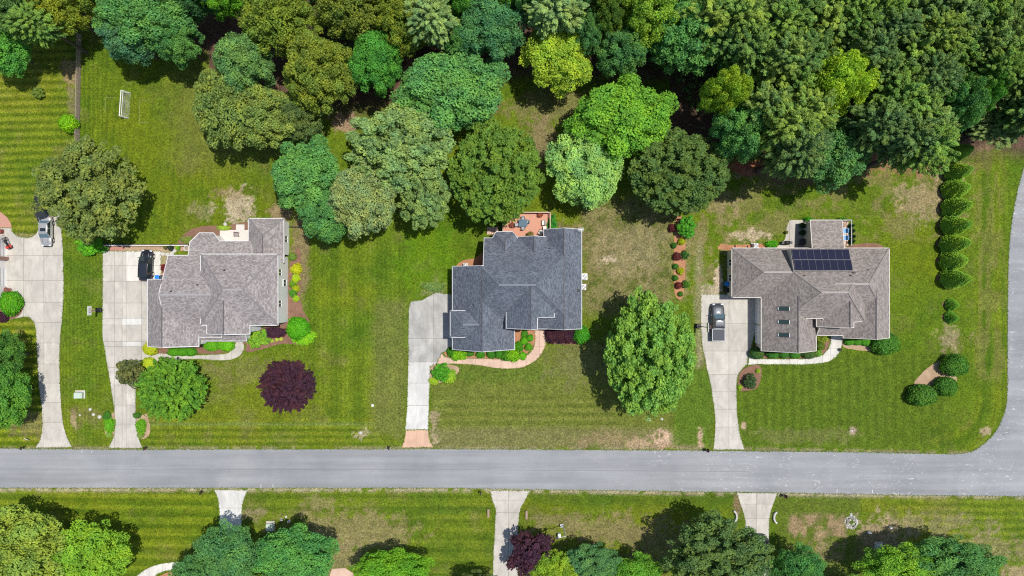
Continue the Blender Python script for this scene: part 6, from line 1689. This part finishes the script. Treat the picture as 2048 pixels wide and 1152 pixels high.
m_ = MB(); x, y = at(375, 497); m_.tube([(.38 * math.cos(t * math.pi / 10), .38 * math.sin(t * math.pi / 10), .35) for t in range(21)], .07, 8); m_.tube([(.38 * math.cos(t * math.pi / 10), .38 * math.sin(t * math.pi / 10), .2) for t in range(21)], .07, 8); o = m_.build("hose_reel", MT['lgrey']); o.location = (x, y, 0); tag(o, "coiled pale garden hose at the house corner by the retaining wall", "hose")
# small patio of the first house
sheet("patio", [(440, 460), (498, 460), (498, 486), (440, 486)], MT['beige'], .045, thick=.04)
sheet("patio_step", [(472, 449), (489, 449), (489, 460), (472, 460)], MT['beige'], .03, thick=.03)
def chair(px, py, rz, fabric, label, metal='white', group=None, z=.0, wide=.62):
    x, y = at(px, py, z); r = empty("patio_chair", x, y, z, rz, label=label, cat="chair", group=group)
    m_ = MB(); m_.box((0, 0, .42), (wide, .55, .10)); m_.build("seat", MT[fabric], r, bevel=.03)
    m_ = MB(); m_.box((0, -.3, .72), (wide, .09, .55)); m_.build("backrest", MT[fabric], r, bevel=.03)
    for sx in (-1, 1):
        m_ = MB(); m_.box((sx * (wide / 2 + .03), 0, .6), (.06, .6, .05)); m_.build("armrest", MT[metal], r)
        for sy in (-1, 1): m_ = MB(); m_.box((sx * (wide / 2 + .02), sy * .26, .3 if sy > 0 else .3), (.05, .05, .6)); m_.build("leg", MT[metal], r)
    return r
chair(475, 469, math.pi, 'stone_d', "small brown garden chair on the patio of the white-sided house", 'wood', z=.05)
m_ = MB(); x, y = at(452, 470, 0)

def table(px, py, w, d, h, mat, label, name="table", z=0, rz=0, round_=False):
    x, y = at(px, py, z); r = empty(name, x, y, z, rz, label=label, cat="table")
    m_ = MB()
    if round_: m_.lathe((0, 0, h - .04), [(w / 2, 0), (w / 2, .05)], 18)
    else: m_.box((0, 0, h), (w, d, .05))
    m_.build("table_top", MT[mat], r)
    for sx in (-1, 1):
        for sy in (-1, 1): m_ = MB(); m_.box((sx * w * .36, sy * d * .36, h / 2), (.05, .05, h)); m_.build("leg", MT[mat], r)

# red deck of the second house
DZ = 1.1
x, y = at(1050, 455, DZ); dk = empty("deck", x, y, 0, label="salmon boarded deck with dark red railing behind the slate-roofed house", cat="deck")
def DL(px, py, z=DZ): a, b = at(px, py, DZ); return (a - x, b - y, z)
m_ = MB(); nb = 0
x0, x1 = DL(1006, 0)[0], DL(1100, 0)[0]; yt, yb = DL(0, 426)[1], DL(0, 479)[1]
nbrd = int((yt - yb) / .15)
for k in range(nbrd):
    ya = yb + (yt - yb) * (k + .5) / nbrd
    for (a, b) in ((x0, DL(1059.5, 0)[0] - .03), (DL(1059.5, 0)[0] + .03, x1)):
        m_ = MB(); m_.box(((a + b) / 2, ya, DZ - .02), (b - a - .01, .135, .035)); m_.build("board", MT['deck'], dk)
m_ = MB(); m_.box((DL(1059.5, 0)[0], (yt + yb) / 2, DZ - .015), (.05, yt - yb, .05)); m_.build("seam_board", MT['peach'], dk)
m_ = MB(); m_.box(((x0 + x1) / 2, (yt + yb) / 2, DZ - .15), (x1 - x0, yt - yb, .18)); m_.build("joists", MT['deckred'], dk)
def railing(a, b):
    a = Vector(a); b = Vector(b)
    m_ = MB(); m_.bar(a + Vector((0, 0, .95)), b + Vector((0, 0, .95)), .14, .05); m_.build("rail", MT['peach'], dk)
    m_ = MB(); m_.bar(a + Vector((0, 0, .12)), b + Vector((0, 0, .12)), .06, .06); m_.build("rail", MT['deckred'], dk)
    n = int((b - a).length / .14); m_ = MB()
    for k in range(n + 1): p = a + (b - a) * k / n; m_.box((p.x, p.y, p.z + .5), (.04, .04, .9))
    tag(m_.build("balusters", MT['deckred'], dk), kind='stuff')
    n = max(1, int((b - a).length / 1.8))
    for k in range(n + 1): p = a + (b - a) * k / n; m_ = MB(); m_.box((p.x, p.y, p.z / 2 + .1), (.1, .1, DZ + .95)); m_.build("post", MT['deckred'], dk)
railing((x0, yt, DZ), (x1, yt, DZ)); railing((x1, yt, DZ), (x1, yb, DZ)); railing((x0, yt, DZ), (x0, yb + .6, DZ))
# steps on the left
for k in range(5):
    a = at(996 - k * 4.5, 460, DZ); m_ = MB(); m_.box((a[0] - x - .15, DL(0, 461)[1], DZ - .15 - k * .2), (.36, 1.1, .05)); m_.build("step", MT['peach'], dk)
chair(1087, 446, math.pi * .5 - .0, 'cream', "cream lounge chair in the upper right corner of the red deck", 'dgrey', z=DZ, wide=.7)
chair(1081, 465, math.pi * .33, 'cream', "cream lounge chair turned at an angle, lower right on the red deck", 'dgrey', z=DZ, wide=.7)
table(1089, 456, .5, .5, .5, 'cream', "small pale side table between the two cream lounge chairs", z=DZ)
table(1046, 447, 1.3, 1.1, .72, 'glass_b', "glass-topped table in the shade of the olive tree on the red deck", z=DZ)
for i, (px, py, rz) in enumerate(((1034, 450, -1.5), (1046, 438, math.pi), (1046, 456, 0), (1055, 444, 1.5))):
    chair(px, py, rz, 'grey', ["left", "upper", "lower", "right"][i] + " grey mesh chair round the glass table on the red deck", 'dgrey', z=DZ, wide=.45)
planter(1060, 471, .42, (.14, .12, .03), "bronze-leaved potted plant at the house side of the red deck", 'orange'); bpy.data.objects[[o.name for o in bpy.data.objects if o.name.startswith('potted_plant')][-1]].location.z = DZ
for (px, py, lb) in ((1024, 452, "left reddish planter box on the red deck"), (1079, 431, "reddish plants in the top corner of the red deck")):
    o = S(px, py, 5, 5, (.2, .07, .05), 'loose', .5, label=lb, name="potted_plant", cat="potted plant"); o.location.z = DZ
# antenna
x, y = at(1161, 460, 4.5); r = empty("tv_antenna", x, y, 0, label="white rooftop television antenna at the back corner of the slate-roofed house", cat="antenna")
m_ = MB(); m_.tube([(0, 0, 2.5), (0, 0, 5.2)], .03, 6); m_.build("mast", MT['lgrey'], r)
m_ = MB(); m_.tube([(-.4, -.05, 5.1), (.4, .08, 5.1)], .04, 5); m_.build("boom", MT['white'], r)
for k in range(6): t = -.36 + k * .145; m_ = MB(); m_.tube([(t - .05, -.28, 5.1), (t + .05, .32, 5.1)], .022, 4); m_.build("element", MT['white'], r)

# patio, grill and porch of the third house
sheet("patio", spline([(1552, 497), (1560, 488), (1570, 478), (1572, 462), (1576, 447), (1582, 440)], 4) + [(1692, 440), (1692, 500), (1552, 500)], MT['conc'], .045, thick=.04)
m_ = MB(); a = at(1578.5, 440); b = at(1578.5, 497); m_.bar((*a, .055), (*b, .055), .08, .02); tag(m_.build("patio_border", MT['stone_d']), kind='structure')
x, y = at(1570, 486); r = empty("grill", x, y, .05, label="black covered barbecue grill on the patio behind the solar-panel house", cat="grill")
m_ = MB(); loft(m_, [(-.05, .0, .5, .6), (0, .45, .45, 1.05), (.5, .45, .45, 1.05), (.55, .0, .5, .6)], 14, e=2.6); m_.v = [(a_, b_ - .25, c_) for a_, b_, c_ in m_.v]; m_.build("lid", MT['black'], r, smooth=True)
m_ = MB(); m_.box((0, 0, .45), (.9, .5, .25)); m_.build("firebox", MT['black'], r)
for sx in (-1, 1): 
    m_ = MB(); m_.box((sx * .62, 0, .82), (.34, .45, .04)); m_.build("side_shelf", MT['dgrey'], r)
    for sy in (-1, 1): m_ = MB(); m_.box((sx * .4, sy * .2, .17), (.05, .05, .34)); m_.build("leg", MT['dgrey'], r)
planter(1571, 465, .22, (.1, .13, .03), "small potted plant alone on the pale patio", 'orange', .3)
for k, (px, py) in enumerate(((1601, 452), (1601, 466))):
    planter(px, py, .38, (.03, .07, .02), ["upper", "lower"][k] + " dark potted shrub in the shade of the small roof", 'dgrey', .5)
table(1606, 484, 1.5, .9, .72, 'dgrey', "dark patio table in the shade against the back wall", z=.04)
# steps from the patio door
x, y = at(1616, 470); st_ = empty("steps", x, y, .04, label="dark steps beside the small roof in its shade", cat="steps")
for k in range(3): m_ = MB(); m_.box((k * .3 - .1, 0, .1 + .17 * k), (.3, 2.6, .2)); m_.build("step", MT['dgrey'], st_)
# side porch with blue cushions
PZ = .9
x, y = at(1688, 467, PZ); pr = empty("side_porch", x, y, 0, label="narrow open porch with grey railing and pale floor beside the small roof", cat="porch")
m_ = MB(); m_.box((0, 0, PZ - .1), (1.35, 3.9, .2)); m_.build("floor_slab", MT['peach'], pr)
for (a_, b_) in (((.68, -1.95), (.68, 1.95)), ((-.6, 1.95), (.68, 1.95))):
    m_ = MB(); m_.bar((*a_, PZ + .95), (*b_, PZ + .95), .12, .06); m_.build("rail", MT['grey'], pr)
for k in range(4): m_ = MB(); m_.box((.68, -1.9 + 1.27 * k, PZ / 2 + .5), (.1, .1, PZ + 1.0)); m_.build("post", MT['grey'], pr)
for k in range(2):
    chair(1687, 462 + 14 * k, math.pi / 2, 'blue_c', ["upper", "lower"][k] + " blue-cushioned armchair on the side porch", 'white', z=PZ, wide=.72)
table(1687, 450, .6, .6, .5, 'wood', "small wooden table at the top end of the side porch", z=PZ)
table(1687, 491, .5, .35, .45, 'wood', "low wooden stool at the foot of the side porch", z=PZ)
# posts under the small back roof
for (u, v) in ((581, -130), (639, -130), (610, -130)):
    m_ = MB(); X, Y, _ = h3.L(u, v, 0); m_.box((X, Y, 1.42), (.15, .15, 2.84)); m_.build("post", MT['beige'], h3.root)
m_ = MB(); X, Y, _ = h3.L(610, -101, 0); m_.box((X, Y, 1.3), (4.2, 4.2, 2.5)); m_.build("wall", MT['siding_b'], h3.root)
# pots and a can in the back mulch
for (px, py, lb, c) in ((1472, 492, "row of small terracotta pots at the back corner of the solar-panel house", 'orange'), (1497, 493, "tan garden pot near the back air conditioner", 'orange')):
    planter(px, py, .22, None, lb, c, .35)
planter(1679, 699, .22, (.1, .1, .05), "dark flower pot on the entry path of the solar-panel house", 'dgrey', .3)
# motorcycle at the far left
x, y = at(20, 486); mc = empty("motorcycle", x, y, .04, math.radians(25), label="parked motorcycle with red panniers at the left edge of the wide drive", cat="motorcycle")
for yy in (.68, -.68):
    m_ = MB(); m_.tube([(-.07, yy, .32), (.07, yy, .32)], .32, 18); w = m_.build("wheel", MT['rubber'], mc); m_ = MB(); m_.tube([(-.075, yy, .32), (.075, yy, .32)], .18, 12); m_.build("rim", MT['chrome'], w)
m_ = MB(); loft(m_, [(-.15, .1, .7, .85), (.0, .19, .68, 1.0), (.35, .16, .72, 1.02), (.5, .08, .75, .9)], 12, e=2.4); m_.build("fuel_tank", MT['black'], mc, smooth=True)
m_ = MB(); loft(m_, [(-.75, .12, .72, .82), (-.5, .19, .7, .84), (-.1, .15, .7, .84)], 12, e=2.6); m_.build("seat", MT['rubber'], mc, smooth=True)
m_ = MB(); m_.box((0, .05, .45), (.36, .5, .4)); m_.build("engine", MT['chrome'], mc, bevel=.04)
m_ = MB(); m_.tube([(-.42, .32, 1.08), (-.2, .48, 1.05), (.2, .48, 1.05), (.42, .32, 1.08)], .022, 6); m_.build("handlebar", MT['chrome'], mc)
m_ = MB(); m_.tube([(-.09, .52, 1.0), (-.09, .68, .32)], .03, 6); m_.tube([(.09, .52, 1.0), (.09, .68, .32)], .03, 6); m_.build("fork", MT['chrome'], mc)
for s_ in (-1, 1): m_ = MB(); m_.box((s_ * .3, -.68, .62), (.2, .48, .34)); m_.build("pannier", MT['red'], mc, bevel=.04)
m_ = MB(); m_.box((0, -.85, .95), (.34, .3, .26)); m_.build("top_box", MT['red'], mc, bevel=.04)
m_ = MB(); m_.box((0, .62, 1.18), (.36, .04, .3)); m_.build("windscreen", MT['glass'], mc)
# things by the leftmost garage
for (px, py, sx, sy, h, mat, lb, nm, ct) in ((3, 463, .9, .6, .7, 'deckred', "brown storage box at the left edge above the motorcycle", "storage_box", "box"), (4, 473, 1.0, .35, .6, 'peach', "pinkish bench box at the left edge beside the motorcycle", "storage_box", "box")):
    ubox(px, py, sx, sy, h, mat, lb, nm, ct, pad=False)
